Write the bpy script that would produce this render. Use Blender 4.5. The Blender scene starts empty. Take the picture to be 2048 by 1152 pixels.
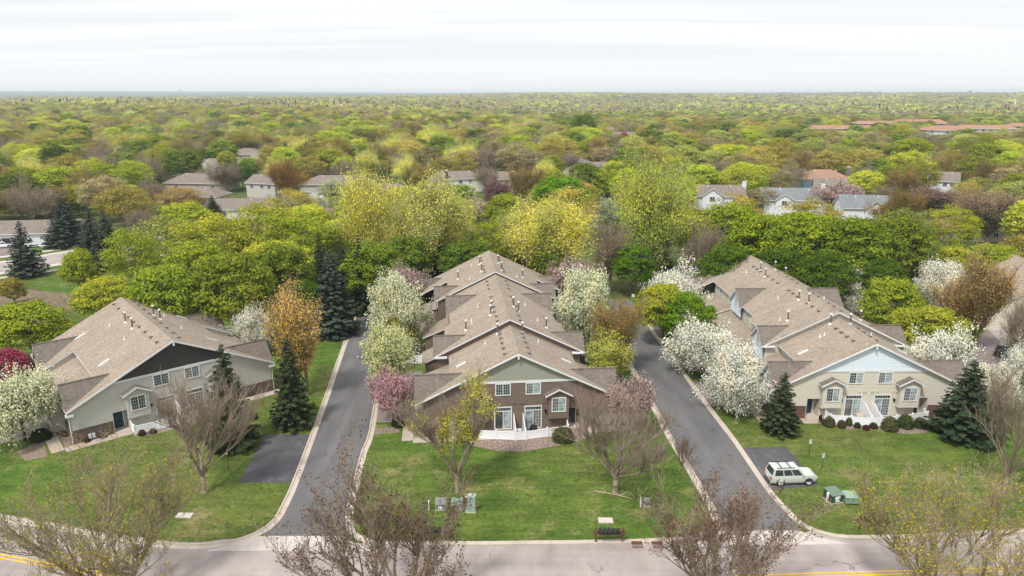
import bpy, math, random
import numpy as np
from mathutils import Vector
R = random.Random(7)
NR = np.random.default_rng(11)
SC = bpy.context.scene
COL = SC.collection
rad = math.radians

# ------------------------------------------------------------------ camera
CAM_H = 35.0
FPX = 1420.0                       # focal length in pixels of the 2048 px wide photograph
PITCH = math.atan(389 / FPX)
CP, SP = math.cos(PITCH), math.sin(PITCH)
cd = bpy.data.cameras.new('camera'); cam = bpy.data.objects.new('camera', cd); COL.objects.link(cam)
cam.location = (0, 0, CAM_H); cam.rotation_euler = (rad(90) - PITCH, 0, 0)
cd.sensor_width = 36; cd.lens = 36 * FPX / 2048; cd.clip_start = .5; cd.clip_end = 60000
SC.camera = cam
# ------------------------------------------------------------------ light
SUN_EL, SUN_AZ = 56, 212           # high thin-cloud sun, a little behind the camera (azimuth clockwise from +Y)
w = bpy.data.worlds.new('World'); SC.world = w; w.use_nodes = True
nt = w.node_tree; N = nt.nodes; Lk = nt.links; N.clear()
out = N.new('ShaderNodeOutputWorld'); bg = N.new('ShaderNodeBackground'); bg.inputs[1].default_value = .1
sky = N.new('ShaderNodeTexSky'); sky.sky_type = 'NISHITA'; sky.sun_disc = False
sky.sun_elevation = rad(SUN_EL); sky.sun_rotation = rad(SUN_AZ)
tc = N.new('ShaderNodeTexCoord'); sep = N.new('ShaderNodeSeparateXYZ'); Lk.new(tc.outputs['Generated'], sep.inputs[0])
def mth(op, a, b=None, c=None):
    n = N.new('ShaderNodeMath'); n.operation = op
    for i, v in enumerate((a, b, c)):
        if v is None: continue
        if isinstance(v, (int, float)): n.inputs[i].default_value = v
        else: Lk.new(v, n.inputs[i])
    return n.outputs[0]
zc = mth('MAXIMUM', sep.outputs[2], 0.0)
den = mth('ADD', zc, .045)
cx_ = mth('DIVIDE', sep.outputs[0], den); cy_ = mth('DIVIDE', sep.outputs[1], den)
comb = N.new('ShaderNodeCombineXYZ'); Lk.new(mth('MULTIPLY', cx_, .16), comb.inputs[0]); Lk.new(mth('MULTIPLY', cy_, 1.0), comb.inputs[1])
n1 = N.new('ShaderNodeTexNoise'); n1.inputs['Scale'].default_value = .55; n1.inputs['Detail'].default_value = 7; n1.inputs['Roughness'].default_value = .55
n1.inputs['Distortion'].default_value = 1.1
Lk.new(comb.outputs[0], n1.inputs['Vector'])
cr = N.new('ShaderNodeValToRGB'); Lk.new(n1.outputs[0], cr.inputs[0])
cr.color_ramp.elements[0].position = .36; cr.color_ramp.elements[0].color = (.845, .86, .885, 1)
cr.color_ramp.elements[1].position = .60; cr.color_ramp.elements[1].color = (1.0, 1.0, 1.0, 1)
# towards the horizon the cloud sheet thins into pale blue-white air
hf = mth('SUBTRACT', 1.0, mth('MULTIPLY', zc, 7.5)); hf = mth('MAXIMUM', hf, 0.0); hf = mth('POWER', hf, 2.0)
mh = N.new('ShaderNodeMixRGB'); Lk.new(hf, mh.inputs[0]); Lk.new(cr.outputs[0], mh.inputs[1]); mh.inputs[2].default_value = (.93, .96, .99, 1)
el_ = mth('MULTIPLY', mth('ADD', 1.0, mth('MULTIPLY', zc, .36)), 9.05)   # an overcast sky grows brighter towards the zenith
sc_ = N.new('ShaderNodeMixRGB'); sc_.blend_type = 'MULTIPLY'; sc_.inputs[0].default_value = 1; Lk.new(mh.outputs[0], sc_.inputs[1]); Lk.new(el_, sc_.inputs[2])
mx = N.new('ShaderNodeMixRGB'); mx.inputs[0].default_value = .93
Lk.new(sky.outputs[0], mx.inputs[1]); Lk.new(sc_.outputs[0], mx.inputs[2]); Lk.new(mx.outputs[0], bg.inputs[0]); Lk.new(bg.outputs[0], out.inputs[0])
sd = bpy.data.lights.new('sun', 'SUN'); sun = bpy.data.objects.new('sun', sd); COL.objects.link(sun)
sd.energy = 3.3; sd.angle = rad(8); sd.color = (1, .95, .87)
sdir = Vector((math.sin(rad(SUN_AZ)) * math.cos(rad(SUN_EL)), math.cos(rad(SUN_AZ)) * math.cos(rad(SUN_EL)), math.sin(rad(SUN_EL))))
sun.rotation_euler = sdir.to_track_quat('Z', 'Y').to_euler()
vs = SC.view_settings; vs.view_transform = 'Standard'; vs.look = 'None'; vs.gamma = 1; vs.use_curve_mapping = False; vs.exposure = 0.22
SC.cycles.max_bounces = 5; SC.cycles.diffuse_bounces = 3; SC.cycles.transparent_max_bounces = 6; SC.cycles.volume_bounces = 1
SC.cycles.use_denoising = True

# ------------------------------------------------------------------ geometry of the place
def G(px, py, h=0.0):
    """a point of the photograph put back on the level plane at height h"""
    u = (px - 1024) / FPX; v = (py - 576) / FPX
    dy = CP - v * SP; dz = -SP - v * CP; t = (h - CAM_H) / dz
    return (u * t, dy * t)
def top_height(py, Y):
    v = (py - 576) / FPX
    return CAM_H + (-Y * SP - v * Y * CP) / (CP - v * SP)
def depth_at(Y, h): return Y * CP - (h - CAM_H) * SP
def ss(a, b, x):
    t = np.clip((x - a) / (b - a), 0, 1); return t * t * (3 - 2 * t)
def terrain(x, y):
    """gentle land: level round the houses, a low rise on the left, far ridges"""
    x = np.asarray(x, float); y = np.asarray(y, float)
    r = np.hypot(x, y)
    a = x / np.maximum(np.abs(y), 1)
    left = ss(.15, -.35, a)
    z = left * 5 * ss(500, 1500, r) * (1 - ss(2300, 4200, r))
    z = z - (1 - left) * 8 * ss(500, 1300, r) * (1 - ss(2000, 3200, r))
    z = z + (1 - left) * ss(1900, 3600, r) * 17 * (1 + .35 * np.sin(x / 430 + 1.2) + .25 * np.sin(x / 171 + y / 600))
    z = z + left * ss(6000, 12500, r) * (46 + 5 * np.sin(x / 1500.) + 3 * np.sin(x / 640. + 2))
    z = z + (1 - left) * ss(5000, 9000, r) * (1 + 5 * np.sin(x / 1300. + .5))
    z = z + 1.6 * np.sin(x / 140.) * np.sin(y / 190. + 1) * ss(350, 900, r)
    return z

# ------------------------------------------------------------------ materials
def srgb(r, g, b):
    f = lambda c: (c / 255 / 12.92) if c / 255 < .04045 else ((c / 255 + .055) / 1.055) ** 2.4
    return (f(r), f(g), f(b))
class NT:
    def __init__(s, name):
        s.m = bpy.data.materials.new(name); s.m.use_nodes = True; s.t = s.m.node_tree; s.t.nodes.clear()
        s.o = s.n('ShaderNodeOutputMaterial')
    def n(s, k, **kw):
        n = s.t.nodes.new(k)
        for a, b in kw.items(): setattr(n, a, b)
        return n
    def l(s, a, b): s.t.links.new(a, b)
    def noise(s, vec, scale, detail=4, rough=.55, sx=None):
        if sx is not None:
            mp = s.n('ShaderNodeMapping'); s.l(vec, mp.inputs[0]); mp.inputs['Scale'].default_value = sx; vec = mp.outputs[0]
        n = s.n('ShaderNodeTexNoise'); s.l(vec, n.inputs['Vector']); n.inputs['Scale'].default_value = scale
        n.inputs['Detail'].default_value = detail; n.inputs['Roughness'].default_value = rough
        return n.outputs[0]
    def ramp(s, fac, stops):
        r = s.n('ShaderNodeValToRGB'); s.l(fac, r.inputs[0]); e = r.color_ramp.elements
        while len(e) < len(stops): e.new(.5)
        for i, (p, c) in enumerate(stops):
            e[i].position = p; e[i].color = (c, c, c, 1) if isinstance(c, (int, float)) else (*c, 1)
        return r.outputs[0]
    def mix(s, f, a, b, mode='MIX'):
        n = s.n('ShaderNodeMixRGB', blend_type=mode)
        for i, v in enumerate((f, a, b)):
            if isinstance(v, (int, float)): n.inputs[i].default_value = v if i == 0 else (v, v, v, 1)
            elif isinstance(v, tuple): n.inputs[i].default_value = (*v, 1)
            else: s.l(v, n.inputs[i])
        return n.outputs[0]
    def math(s, op, a, b=0.0):
        n = s.n('ShaderNodeMath', operation=op)
        for i, v in enumerate((a, b)):
            if isinstance(v, (int, float)): n.inputs[i].default_value = v
            else: s.l(v, n.inputs[i])
        return n.outputs[0]
    def fin(s, color, rough=.85, bump=None, bs=.3, bd=.02, spec=.3, metal=0.0, coat=0.0):
        p = s.n('ShaderNodeBsdfPrincipled'); p.inputs['Roughness'].default_value = rough if isinstance(rough, (int, float)) else .8
        p.inputs['Specular IOR Level'].default_value = spec; p.inputs['Metallic'].default_value = metal; p.inputs['Coat Weight'].default_value = coat
        if isinstance(color, tuple): p.inputs['Base Color'].default_value = (*color, 1)
        else: s.l(color, p.inputs['Base Color'])
        if bump is not None:
            b = s.n('ShaderNodeBump'); b.inputs['Strength'].default_value = bs; b.inputs['Distance'].default_value = bd
            s.l(bump, b.inputs['Height']); s.l(b.outputs[0], p.inputs['Normal'])
        s.l(p.outputs[0], s.o.inputs[0]); return s.m
    def tc(s, k='Object'): return s.n('ShaderNodeTexCoord').outputs[k]
    def geo(s, k='Position'): return s.n('ShaderNodeNewGeometry').outputs[k]
M = {}
def plain(name, c, rough=.7, var=.12, scale=3, metal=0.0, coat=0.0, spec=.3):
    t = NT(name); f = t.noise(t.tc(), scale, 4)
    c1 = tuple(v * (1 - var) for v in c); c2 = tuple(min(1, v * (1 + var)) for v in c)
    M[name] = t.fin(t.ramp(f, [(.3, c1), (.7, c2)]), rough, metal=metal, coat=coat, spec=spec)
    return M[name]
def mat_grass():
    t = NT('lawn_grass'); P = t.geo()
    big = t.noise(P, .045, 4, .6); mid = t.noise(P, .35, 4, .6); fine = t.noise(P, 3.2, 5, .7); streak = t.noise(P, .9, 3, .6, (.25, 1.3, 1))
    base = t.ramp(mid, [(.30, (.040, .082, .011)), (.52, (.066, .118, .017)), (.72, (.115, .155, .028))])
    yel = t.ramp(big, [(.40, 0.0), (.62, 1.0)])
    base = t.mix(t.math('MULTIPLY', yel, .38), base, (.135, .125, .040))
    dead = t.noise(P, .16, 7, .75); dm = t.ramp(dead, [(.53, 0.0), (.66, 1.0)])
    base = t.mix(t.math('MULTIPLY', dm, .75), base, (.230, .190, .090))
    base = t.mix(.8, base, t.ramp(fine, [(.3, .45), (.7, 1.6)]), 'MULTIPLY')
    base = t.mix(.55, base, t.ramp(streak, [(.32, .62), (.68, 1.38)]), 'MULTIPLY')
    tuft = t.noise(P, 1.1, 2, .5); base = t.mix(t.ramp(tuft, [(.60, 0.0), (.68, .6)]), base, (.030, .070, .012))
    M['lawn'] = t.fin(base, .95, t.noise(P, 14, 4, .8), .55, .05, spec=.15)
def mat_ground():
    t = NT('wild_ground'); P = t.geo()
    a = t.noise(P, .02, 5, .6); b = t.noise(P, .3, 4, .6)
    c = t.ramp(a, [(.35, (.05, .085, .02)), (.5, (.085, .105, .035)), (.65, (.15, .125, .075))])
    c = t.mix(.7, c, t.ramp(b, [(.3, .6), (.7, 1.35)]), 'MULTIPLY')
    M['ground'] = t.fin(c, .95, b, .5, .2, spec=.1)
def mat_brush():
    t = NT('dry_brush'); P = t.geo()
    b = t.noise(P, 1.3, 5, .7); c = t.ramp(b, [(.3, (.07, .055, .035)), (.5, (.17, .13, .09)), (.7, (.27, .22, .15))])
    M['brush'] = t.fin(c, .95, b, .8, .2, spec=.1)
def mat_asphalt(key, c, crack=0.0, warm=(1, 1, 1), seal=0.0):
    t = NT(key); P = t.geo()
    g = t.noise(P, 9, 4, .8); m = t.noise(P, .45, 5, .65, (1, .3, 1)); big = t.noise(P, .09, 3, .5)
    col = t.ramp(m, [(.3, tuple(v * .84 for v in c)), (.7, tuple(v * 1.18 for v in c))])
    col = t.mix(.5, col, t.ramp(g, [(.3, .78), (.7, 1.22)]), 'MULTIPLY')
    col = t.mix(.6, col, t.ramp(big, [(.35, .86), (.65, 1.14)]), 'MULTIPLY')
    if crack:
        wn = t.n('ShaderNodeTexNoise'); t.l(P, wn.inputs['Vector']); wn.inputs['Scale'].default_value = .35; wn.inputs['Detail'].default_value = 5; sc5 = t.n('ShaderNodeVectorMath', operation='SCALE'); t.l(wn.outputs['Color'], sc5.inputs[0]); sc5.inputs['Scale'].default_value = 7.0; ad5 = t.n('ShaderNodeVectorMath', operation='ADD'); t.l(P, ad5.inputs[0]); t.l(sc5.outputs[0], ad5.inputs[1])
        v = t.n('ShaderNodeTexVoronoi', feature='DISTANCE_TO_EDGE'); v.inputs['Scale'].default_value = crack
        t.l(ad5.outputs[0], v.inputs['Vector'])
        keep = t.ramp(t.noise(P, .13, 2, .5), [(.46, 0.0), (.56, 1.0)])
        line = t.ramp(v.outputs[0], [(.0, 1.0), (.0045, 0.0)])
        col = t.mix(t.math('MULTIPLY', t.math('MULTIPLY', line, keep), .75), col, tuple(v_ * .28 for v_ in c))
    if seal:
        s_ = t.ramp(t.noise(P, .55, 6, .8, (1, .5, 1)), [(.52, 0.0), (.68, 1.0)])
        col = t.mix(t.math('MULTIPLY', s_, seal), col, tuple(min(1, v_ * 2.3) for v_ in c))
    lane = t.noise(P, .75, 4, .6, (1.0, .05, 1) if key == 'drive' else (.05, 1.0, 1)); col = t.mix(.6, col, t.ramp(lane, [(.32, .80), (.68, 1.2)]), 'MULTIPLY')
    M[key] = t.fin(col, .9, g, .25, .01, spec=.25)
def mat_concrete(key, c):
    t = NT(key); P = t.geo(); m = t.noise(P, .8, 5, .65); g = t.noise(P, 12, 3, .7)
    st = t.ramp(t.noise(P, 2.1, 5, .7), [(.60, 0.0), (.72, 1.0)])
    col = t.ramp(m, [(.3, tuple(v * .84 for v in c)), (.7, tuple(v * 1.1 for v in c))])
    col = t.mix(.4, col, t.ramp(g, [(.3, .85), (.7, 1.15)]), 'MULTIPLY')
    col = t.mix(t.math('MULTIPLY', st, .4), col, tuple(v * .42 for v in c))
    M[key] = t.fin(col, .85, g, .2, .01)
def mat_shingle(key, c, var=1.0):
    t = NT(key); uv = t.n('ShaderNodeUVMap').outputs[0]
    br = t.n('ShaderNodeTexBrick'); t.l(uv, br.inputs['Vector']); br.inputs['Scale'].default_value = 1
    br.inputs['Brick Width'].default_value = .34; br.inputs['Row Height'].default_value = .16; br.inputs['Mortar Size'].default_value = .015
    br.inputs['Mortar Smooth'].default_value = .3; br.inputs['Bias'].default_value = 0; br.offset_frequency = 2; br.squash = 1
    br.inputs['Color1'].default_value = (*[v * (1 - .18 * var) for v in c], 1); br.inputs['Color2'].default_value = (*[v * (1 + .18 * var) for v in c], 1)
    br.inputs['Mortar'].default_value = (*[v * .36 for v in c], 1)
    stk = t.noise(uv, 1.0, 4, .6, (2.2, .25, 1)); br_ = t.mix(.55, br.outputs[0], t.ramp(stk, [(.3, .8), (.7, 1.22)]), 'MULTIPLY')
    big = t.noise(t.tc(), .35, 4, .6); col = t.mix(.8, br_, t.ramp(big, [(.3, .88), (.7, 1.12)]), 'MULTIPLY')
    warm = t.noise(t.tc(), 3.0, 2, .5); col = t.mix(t.ramp(warm, [(.45, 0.0), (.6, .3)]), col, (c[0] * 1.12, c[1] * 1.0, c[2] * .84))
    bf = t.math('SUBTRACT', 1.0, br.outputs['Fac'])
    M[key] = t.fin(col, .92, bf, .35, .02, spec=.15)
def mat_brick(key, c, mortar):
    t = NT(key); uv = t.n('ShaderNodeUVMap').outputs[0]
    br = t.n('ShaderNodeTexBrick'); t.l(uv, br.inputs['Vector']); br.inputs['Scale'].default_value = 1
    br.inputs['Brick Width'].default_value = .22; br.inputs['Row Height'].default_value = .08; br.inputs['Mortar Size'].default_value = .009
    br.inputs['Color1'].default_value = (*[v * .7 for v in c], 1); br.inputs['Color2'].default_value = (*[v * 1.35 for v in c], 1); br.inputs['Mortar'].default_value = (*mortar, 1)
    col = t.mix(.7, br.outputs[0], t.ramp(t.noise(t.tc(), 1.5, 4), [(.3, .75), (.7, 1.25)]), 'MULTIPLY')
    M[key] = t.fin(col, .9, t.math('SUBTRACT', 1.0, br.outputs['Fac']), .4, .01)
def mat_leaf(key, alt=None, altp=0.0, inst=False, trans=.35, lo=.72, hi=1.28, tonecol=1.0):
    t = NT(key)
    a = t.n('ShaderNodeAttribute', attribute_type='INSTANCER', attribute_name='tint')      # trees of the woodland carry their own tint
    base = a.outputs['Color']
    if not inst: base = t.mix(t.math('GREATER_THAN', a.outputs['Fac'], 0.0005), t.n('ShaderNodeObjectInfo').outputs['Color'], base)
    rnd = t.geo('Random Per Island')
    tone = t.n('ShaderNodeAttribute', attribute_type='GEOMETRY', attribute_name='tone').outputs['Fac']
    col = t.mix(1.0, base, t.ramp(rnd, [(0.0, lo), (1.0, hi)]), 'MULTIPLY')
    # young yellow tufts against older green ones
    col = t.mix(tonecol, col, t.ramp(tone, [(0.0, (.62, .72, .62)), (.5, (1, 1, 1)), (1.0, (1.5, 1.32, 1.0))]), 'MULTIPLY')
    if alt is not None:
        col = t.mix(t.ramp(t.math('FRACT', t.math('MULTIPLY', rnd, 7.31)), [(altp - .01, 1.0), (altp + .01, 0.0)]), col, alt)
    d = t.n('ShaderNodeBsdfDiffuse'); tr = t.n('ShaderNodeBsdfTranslucent'); ms = t.n('ShaderNodeMixShader'); ms.inputs[0].default_value = trans
    t.l(col, d.inputs[0]); t.l(col, tr.inputs[0]); t.l(d.outputs[0], ms.inputs[1]); t.l(tr.outputs[0], ms.inputs[2]); t.l(ms.outputs[0], t.o.inputs[0])
    M[key] = t.m
def mat_glass(key, c, rough=.08):
    t = NT(key); p = t.n('ShaderNodeBsdfPrincipled'); f = t.noise(t.tc(), 1.7, 3)
    t.l(t.ramp(f, [(.35, tuple(v * .6 for v in c)), (.65, tuple(v * 1.5 for v in c))]), p.inputs['Base Color'])
    p.inputs['Roughness'].default_value = rough; p.inputs['Specular IOR Level'].default_value = .8
    t.l(p.outputs[0], t.o.inputs[0]); M[key] = t.m
mat_grass(); mat_ground(); mat_brush()
mat_asphalt('drive', (.122, .120, .124), .07, seal=0.0)
mat_asphalt('street', (.315, .275, .262), .055)
mat_asphalt('pad', (.080, .078, .086), .12, seal=.55)
mat_asphalt('driveway', (.200, .168, .160), .1)
mat_concrete('concrete', (.47, .405, .35)); mat_concrete('apron', (.50, .45, .42)); mat_concrete('walk', (.40, .335, .28))
mat_shingle('shingle', (.305, .258, .213)); mat_shingle('shingle_shaded', (.178, .155, .138))  # second one: same shingle, with the shade of the steep slopes painted in
mat_shingle('shingle_far', (.215, .185, .165), .6); mat_shingle('shingle_slate', (.20, .215, .235), .6); mat_shingle('shingle_rust', (.33, .20, .15), .5); mat_shingle('shingle_orange', (.36, .20, .14), .4)
mat_brick('brick_dark', (.095, .060, .052), (.16, .14, .13)); mat_brick('brick_red', (.13, .05, .042), (.17, .13, .12)); mat_brick('stone_pale', (.33, .29, .26), (.25, .22, .2))
plain('trim', (.66, .67, .68), .5, .03); plain('vinyl', (.80, .81, .84), .45, .03); plain('white', (.80, .80, .80), .5, .03)
plain('siding_grey', (.47, .455, .42), .6, .05); plain('gable_brown', (.050, .043, .041), .7, .12)
plain('siding_brown', (.165, .122, .100), .6, .06); plain('gable_sage', (.285, .290, .245), .6, .05)
plain('siding_cream', (.545, .51, .435), .6, .04); plain('gable_blue', (.62, .70, .78), .6, .04)
plain('door_blue', (.018, .045, .075), .5, .1); plain('door_dark', (.05, .05, .055), .5, .1); plain('metal_grey', (.30, .30, .30), .4, .1, metal=.6)
plain('vent_metal', (.13, .115, .10), .6, .15); plain('cap_white', (.72, .72, .70), .5, .05); plain('post_green', (.03, .06, .04), .5)
plain('bark', (.15, .122, .098), .95, .35, 6); plain('bark_dark', (.06, .05, .042), .95, .35, 6); plain('bark_grey', (.275, .22, .165), .95, .3, 6)
plain('box_dark_green', (.030, .075, .050), .5, .15); plain('box_mid_green', (.12, .18, .14), .5, .1); plain('box_green', (.21, .31, .235), .5, .1); plain('box_sage', (.30, .37, .33), .55, .1); plain('box_black', (.022, .024, .027), .45, .2)
plain('wood_post', (.11, .055, .030), .85, .3); plain('rust', (.13, .06, .04), .9, .4); plain('hydrant_red', (.42, .07, .05), .5, .1); plain('sign_white', (.78, .79, .80), .5, .03)
plain('worn_paint', (.19, .185, .19), .9, .4, 6); plain('road_yellow', (.72, .42, .03), .7, .2, 8); plain('mulch', (.215, .165, .135), .95, .75, 5); plain('siding_white', (.66, .68, .72), .6, .05); plain('siding_blue', (.12, .20, .27), .6, .08)
plain('siding_tan', (.40, .35, .29), .6, .06); plain('chimney_brick', (.13, .065, .055), .9, .3); plain('garage_dark', (.03, .03, .035), .6); plain('black', (.012, .012, .013), .5)
plain('car_silver', (.46, .50, .475), .3, .03, coat=.6); plain('car_white', (.78, .79, .80), .3, .02, coat=.5); plain('car_black', (.015, .017, .022), .25, .1, coat=.7); plain('car_blue', (.16, .24, .36), .3, .1, coat=.5)
plain('tyre', (.02, .02, .02), .85); plain('rim', (.45, .46, .47), .35, .05, metal=.7); plain('red_lamp', (.35, .02, .02), .3); plain('clear_lamp', (.6, .6, .6), .2, .05); plain('plate', (.55, .56, .55), .5)
plain('patio_green', (.05, .09, .07), .6)
plain('dead_branch', (.42, .35, .26), .9, .2)
mat_glass('glass', (.035, .05, .055)); mat_glass('glass_curtain', (.26, .31, .32), .15); mat_glass('glass_blind', (.12, .135, .14), .12); mat_glass('car_glass', (.02, .028, .03), .25)
mat_leaf('leaf'); mat_leaf('leaf_far', inst=True, trans=.2, lo=.75, hi=1.25)
mat_leaf('blossom', alt=(.26, .30, .14), altp=.08, trans=.45, lo=.93, hi=1.12, tonecol=.45); mat_leaf('needle', trans=.08, lo=.55, hi=1.4, tonecol=.8)
mat_leaf('twig', trans=0.0, lo=.8, hi=1.2, tonecol=0.0)

# ------------------------------------------------------------------ mesh helpers
class MB:
    """collects faces of one object; faces carry a material slot and metre-true UVs"""
    def __init__(s): s.v = []; s.f = []; s.mi = []
    def poly(s, pts, mi=0):
        b = len(s.v); s.v += [tuple(p) for p in pts]; s.f.append(tuple(range(b, b + len(pts)))); s.mi.append(mi)
    def box(s, a, b, mi=0, open_bottom=False):
        x0, y0, z0 = a; x1, y1, z1 = b
        k = len(s.v); s.v += [(x0, y0, z0), (x1, y0, z0), (x1, y1, z0), (x0, y1, z0), (x0, y0, z1), (x1, y0, z1), (x1, y1, z1), (x0, y1, z1)]
        for q in ((3, 2, 1, 0), (4, 5, 6, 7), (0, 1, 5, 4), (1, 2, 6, 5), (2, 3, 7, 6), (3, 0, 4, 7)): s.f.append(tuple(k + i for i in q)); s.mi.append(mi)
    def fbox(s, O, U, Nn, u0, u1, z0, z1, d0, d1, mi=0):
        """box in a wall frame: along U, up Z, out along N"""
        O = Vector(O); U = Vector(U); Nn = Vector(Nn); k = len(s.v)
        for (u, d, z) in ((u0, d0, z0), (u1, d0, z0), (u1, d1, z0), (u0, d1, z0), (u0, d0, z1), (u1, d0, z1), (u1, d1, z1), (u0, d1, z1)):
            s.v.append(tuple(O + U * u + Nn * d + Vector((0, 0, z))))
        for q in ((3, 2, 1, 0), (4, 5, 6, 7), (0, 1, 5, 4), (1, 2, 6, 5), (2, 3, 7, 6), (3, 0, 4, 7)): s.f.append(tuple(k + i for i in q)); s.mi.append(mi)
    def prism(s, top, th, mt=0, ms=1, vec=(0, 0, -1)):
        n = len(top); vv = Vector(vec) * th; bot = [tuple(Vector(p) + vv) for p in top]
        s.poly(top, mt); s.poly(bot[::-1], ms)
        for i in range(n):
            j = (i + 1) % n; s.poly([top[i], bot[i], bot[j], top[j]], ms)
    def tube(s, p0, p1, r0, r1=None, n=6, mi=0, cap=True):
        r1 = r0 if r1 is None else r1
        p0 = Vector(p0); p1 = Vector(p1); d = (p1 - p0).normalized(); a = d.orthogonal().normalized(); b = d.cross(a); k = len(s.v)
        for p, r in ((p0, r0), (p1, r1)):
            for i in range(n): t = 2 * math.pi * i / n; s.v.append(tuple(p + (a * math.cos(t) + b * math.sin(t)) * r))
        for i in range(n): j = (i + 1) % n; s.f.append((k + i, k + j, k + n + j, k + n + i)); s.mi.append(mi)
        if cap: s.f.append(tuple(k + n + i for i in range(n))); s.mi.append(mi); s.f.append(tuple(k + i for i in range(n))[::-1]); s.mi.append(mi)
    def lathe(s, prof, n=10, c=(0, 0, 0), mi=0):
        k = len(s.v)
        for r, z in prof:
            for i in range(n): t = 2 * math.pi * i / n; s.v.append((c[0] + r * math.cos(t), c[1] + r * math.sin(t), c[2] + z))
        for q in range(len(prof) - 1):
            for i in range(n): j = (i + 1) % n; s.f.append((k + q * n + i, k + q * n + j, k + (q + 1) * n + j, k + (q + 1) * n + i)); s.mi.append(mi)
        s.f.append(tuple(k + (len(prof) - 1) * n + i for i in range(n))); s.mi.append(mi)
    def mesh(s, name, mats, uv=True, smooth=False):
        me = bpy.data.meshes.new(name); me.from_pydata(s.v, [], s.f)
        for m in mats: me.materials.append(M[m] if isinstance(m, str) else m)
        me.polygons.foreach_set('material_index', s.mi)
        if uv:
            L = me.uv_layers.new(name='UVMap'); dat = np.empty(len(me.loops) * 2); i = 0
            for f in s.f:
                a, b, c = (Vector(s.v[f[q]]) for q in (0, 1, 2)); n = (b - a).cross(c - b)
                if n.length < 1e-9: n = Vector((0, 0, 1))
                n.normalize(); u = Vector((0, 0, 1)).cross(n)
                u = Vector((1, 0, 0)) if u.length < 1e-3 else u.normalized(); v = n.cross(u)
                for q in f: p = Vector(s.v[q]); dat[i] = p.dot(u); dat[i + 1] = p.dot(v); i += 2
            L.data.foreach_set('uv', dat)
        if smooth: me.polygons.foreach_set('use_smooth', [True] * len(me.polygons))
        me.update(); return me
    def obj(s, name, mats, parent=None, smooth=False, **kw):
        if isinstance(mats, str): mats = [mats]
        return link(name, s.mesh(name, mats, smooth=smooth), parent, **kw)
def link(name, me, parent=None, loc=None, rz=None, **kw):
    o = bpy.data.objects.new(name, me); COL.objects.link(o)
    if parent is not None: o.parent = parent
    if loc is not None: o.location = loc
    if rz is not None: o.rotation_euler = (0, 0, rz)
    for k, v in kw.items(): o[k] = v
    return o
def thing(name, label, cat, loc=(0, 0, 0), rz=0.0, group=None):
    o = bpy.data.objects.new(name, None); COL.objects.link(o); o.location = loc; o.rotation_euler = (0, 0, rz); o.empty_display_size = .5
    o['label'] = label; o['category'] = cat
    if group: o['group'] = group
    return o
def tag(o, label, cat, group=None):
    o['label'] = label; o['category'] = cat
    if group: o['group'] = group
    return o
def copy_thing(root, loc, rz, label=None, group=None, scale=None):
    r = root.copy(); COL.objects.link(r); r.location = loc; r.rotation_euler = (0, 0, rz)
    if scale is not None: r.scale = scale
    if label: r['label'] = label
    if group: r['group'] = group
    for ch in list(root.children):
        c = ch.copy(); COL.objects.link(c); c.parent = r
        for g in list(ch.children):
            d = g.copy(); COL.objects.link(d); d.parent = c
    return r
# ------------------------------------------------------------------ the setting
def ground_sheet():
    rings = [0, 15, 30, 60, 100, 150, 220, 300, 400, 520, 660, 820, 1000, 1200, 1450, 1700, 2000, 2350, 2750, 3200, 3700, 4300, 5000, 5800, 6700, 7700, 8800, 10000, 11300, 12700, 14200, 17000, 22000, 32000]
    na = 240; v = []; f = []
    for r in rings:
        for i in range(na):
            t = 2 * math.pi * i / na; v.append((r * math.sin(t), r * math.cos(t)))
    v = np.array(v); z = terrain(v[:, 0], v[:, 1])
    z = np.where(v[:, 1] < 0, z * .3, z)
    P = np.c_[v, z]
    for q in range(len(rings) - 1):
        for i in range(na): j = (i + 1) % na; f.append((q * na + i, q * na + j, (q + 1) * na + j, (q + 1) * na + i)[::-1])
    me = bpy.data.meshes.new('ground'); me.from_pydata(P.tolist(), [], f); me.materials.append(M['ground']); me.polygons.foreach_set('use_smooth', [True] * len(f))
    link('ground', me, kind='structure')
ground_sheet()
def sheet(name, pts, z, mat, th=.0, px=True, kind='structure', parent=None, **kw):
    P = [(*(G(*p) if px else p), z) for p in pts]
    a = sum(P[i][0] * P[(i + 1) % len(P)][1] - P[(i + 1) % len(P)][0] * P[i][1] for i in range(len(P)))
    if a < 0: P = P[::-1]
    m = MB()
    if th: m.prism(P, th, 0, 0)
    else: m.poly(P)
    o = m.obj(name, mat, parent)
    if kind: o['kind'] = kind
    for k, v in kw.items(): o[k] = v
    return o
def smooth_line(pts, n=4):
    """Catmull-Rom through world points"""
    out = []
    for i in range(len(pts) - 1):
        p0 = pts[max(i - 1, 0)]; p1 = pts[i]; p2 = pts[i + 1]; p3 = pts[min(i + 2, len(pts) - 1)]
        for k in range(n):
            t = k / n
            out.append(tuple(.5 * (2 * b + (c - a) * t + (2 * a - 5 * b + 4 * c - d) * t * t + (-a + 3 * b - 3 * c + d) * t ** 3) for a, b, c, d in zip(p0, p1, p2, p3)))
    out.append(pts[-1]); return out
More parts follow.
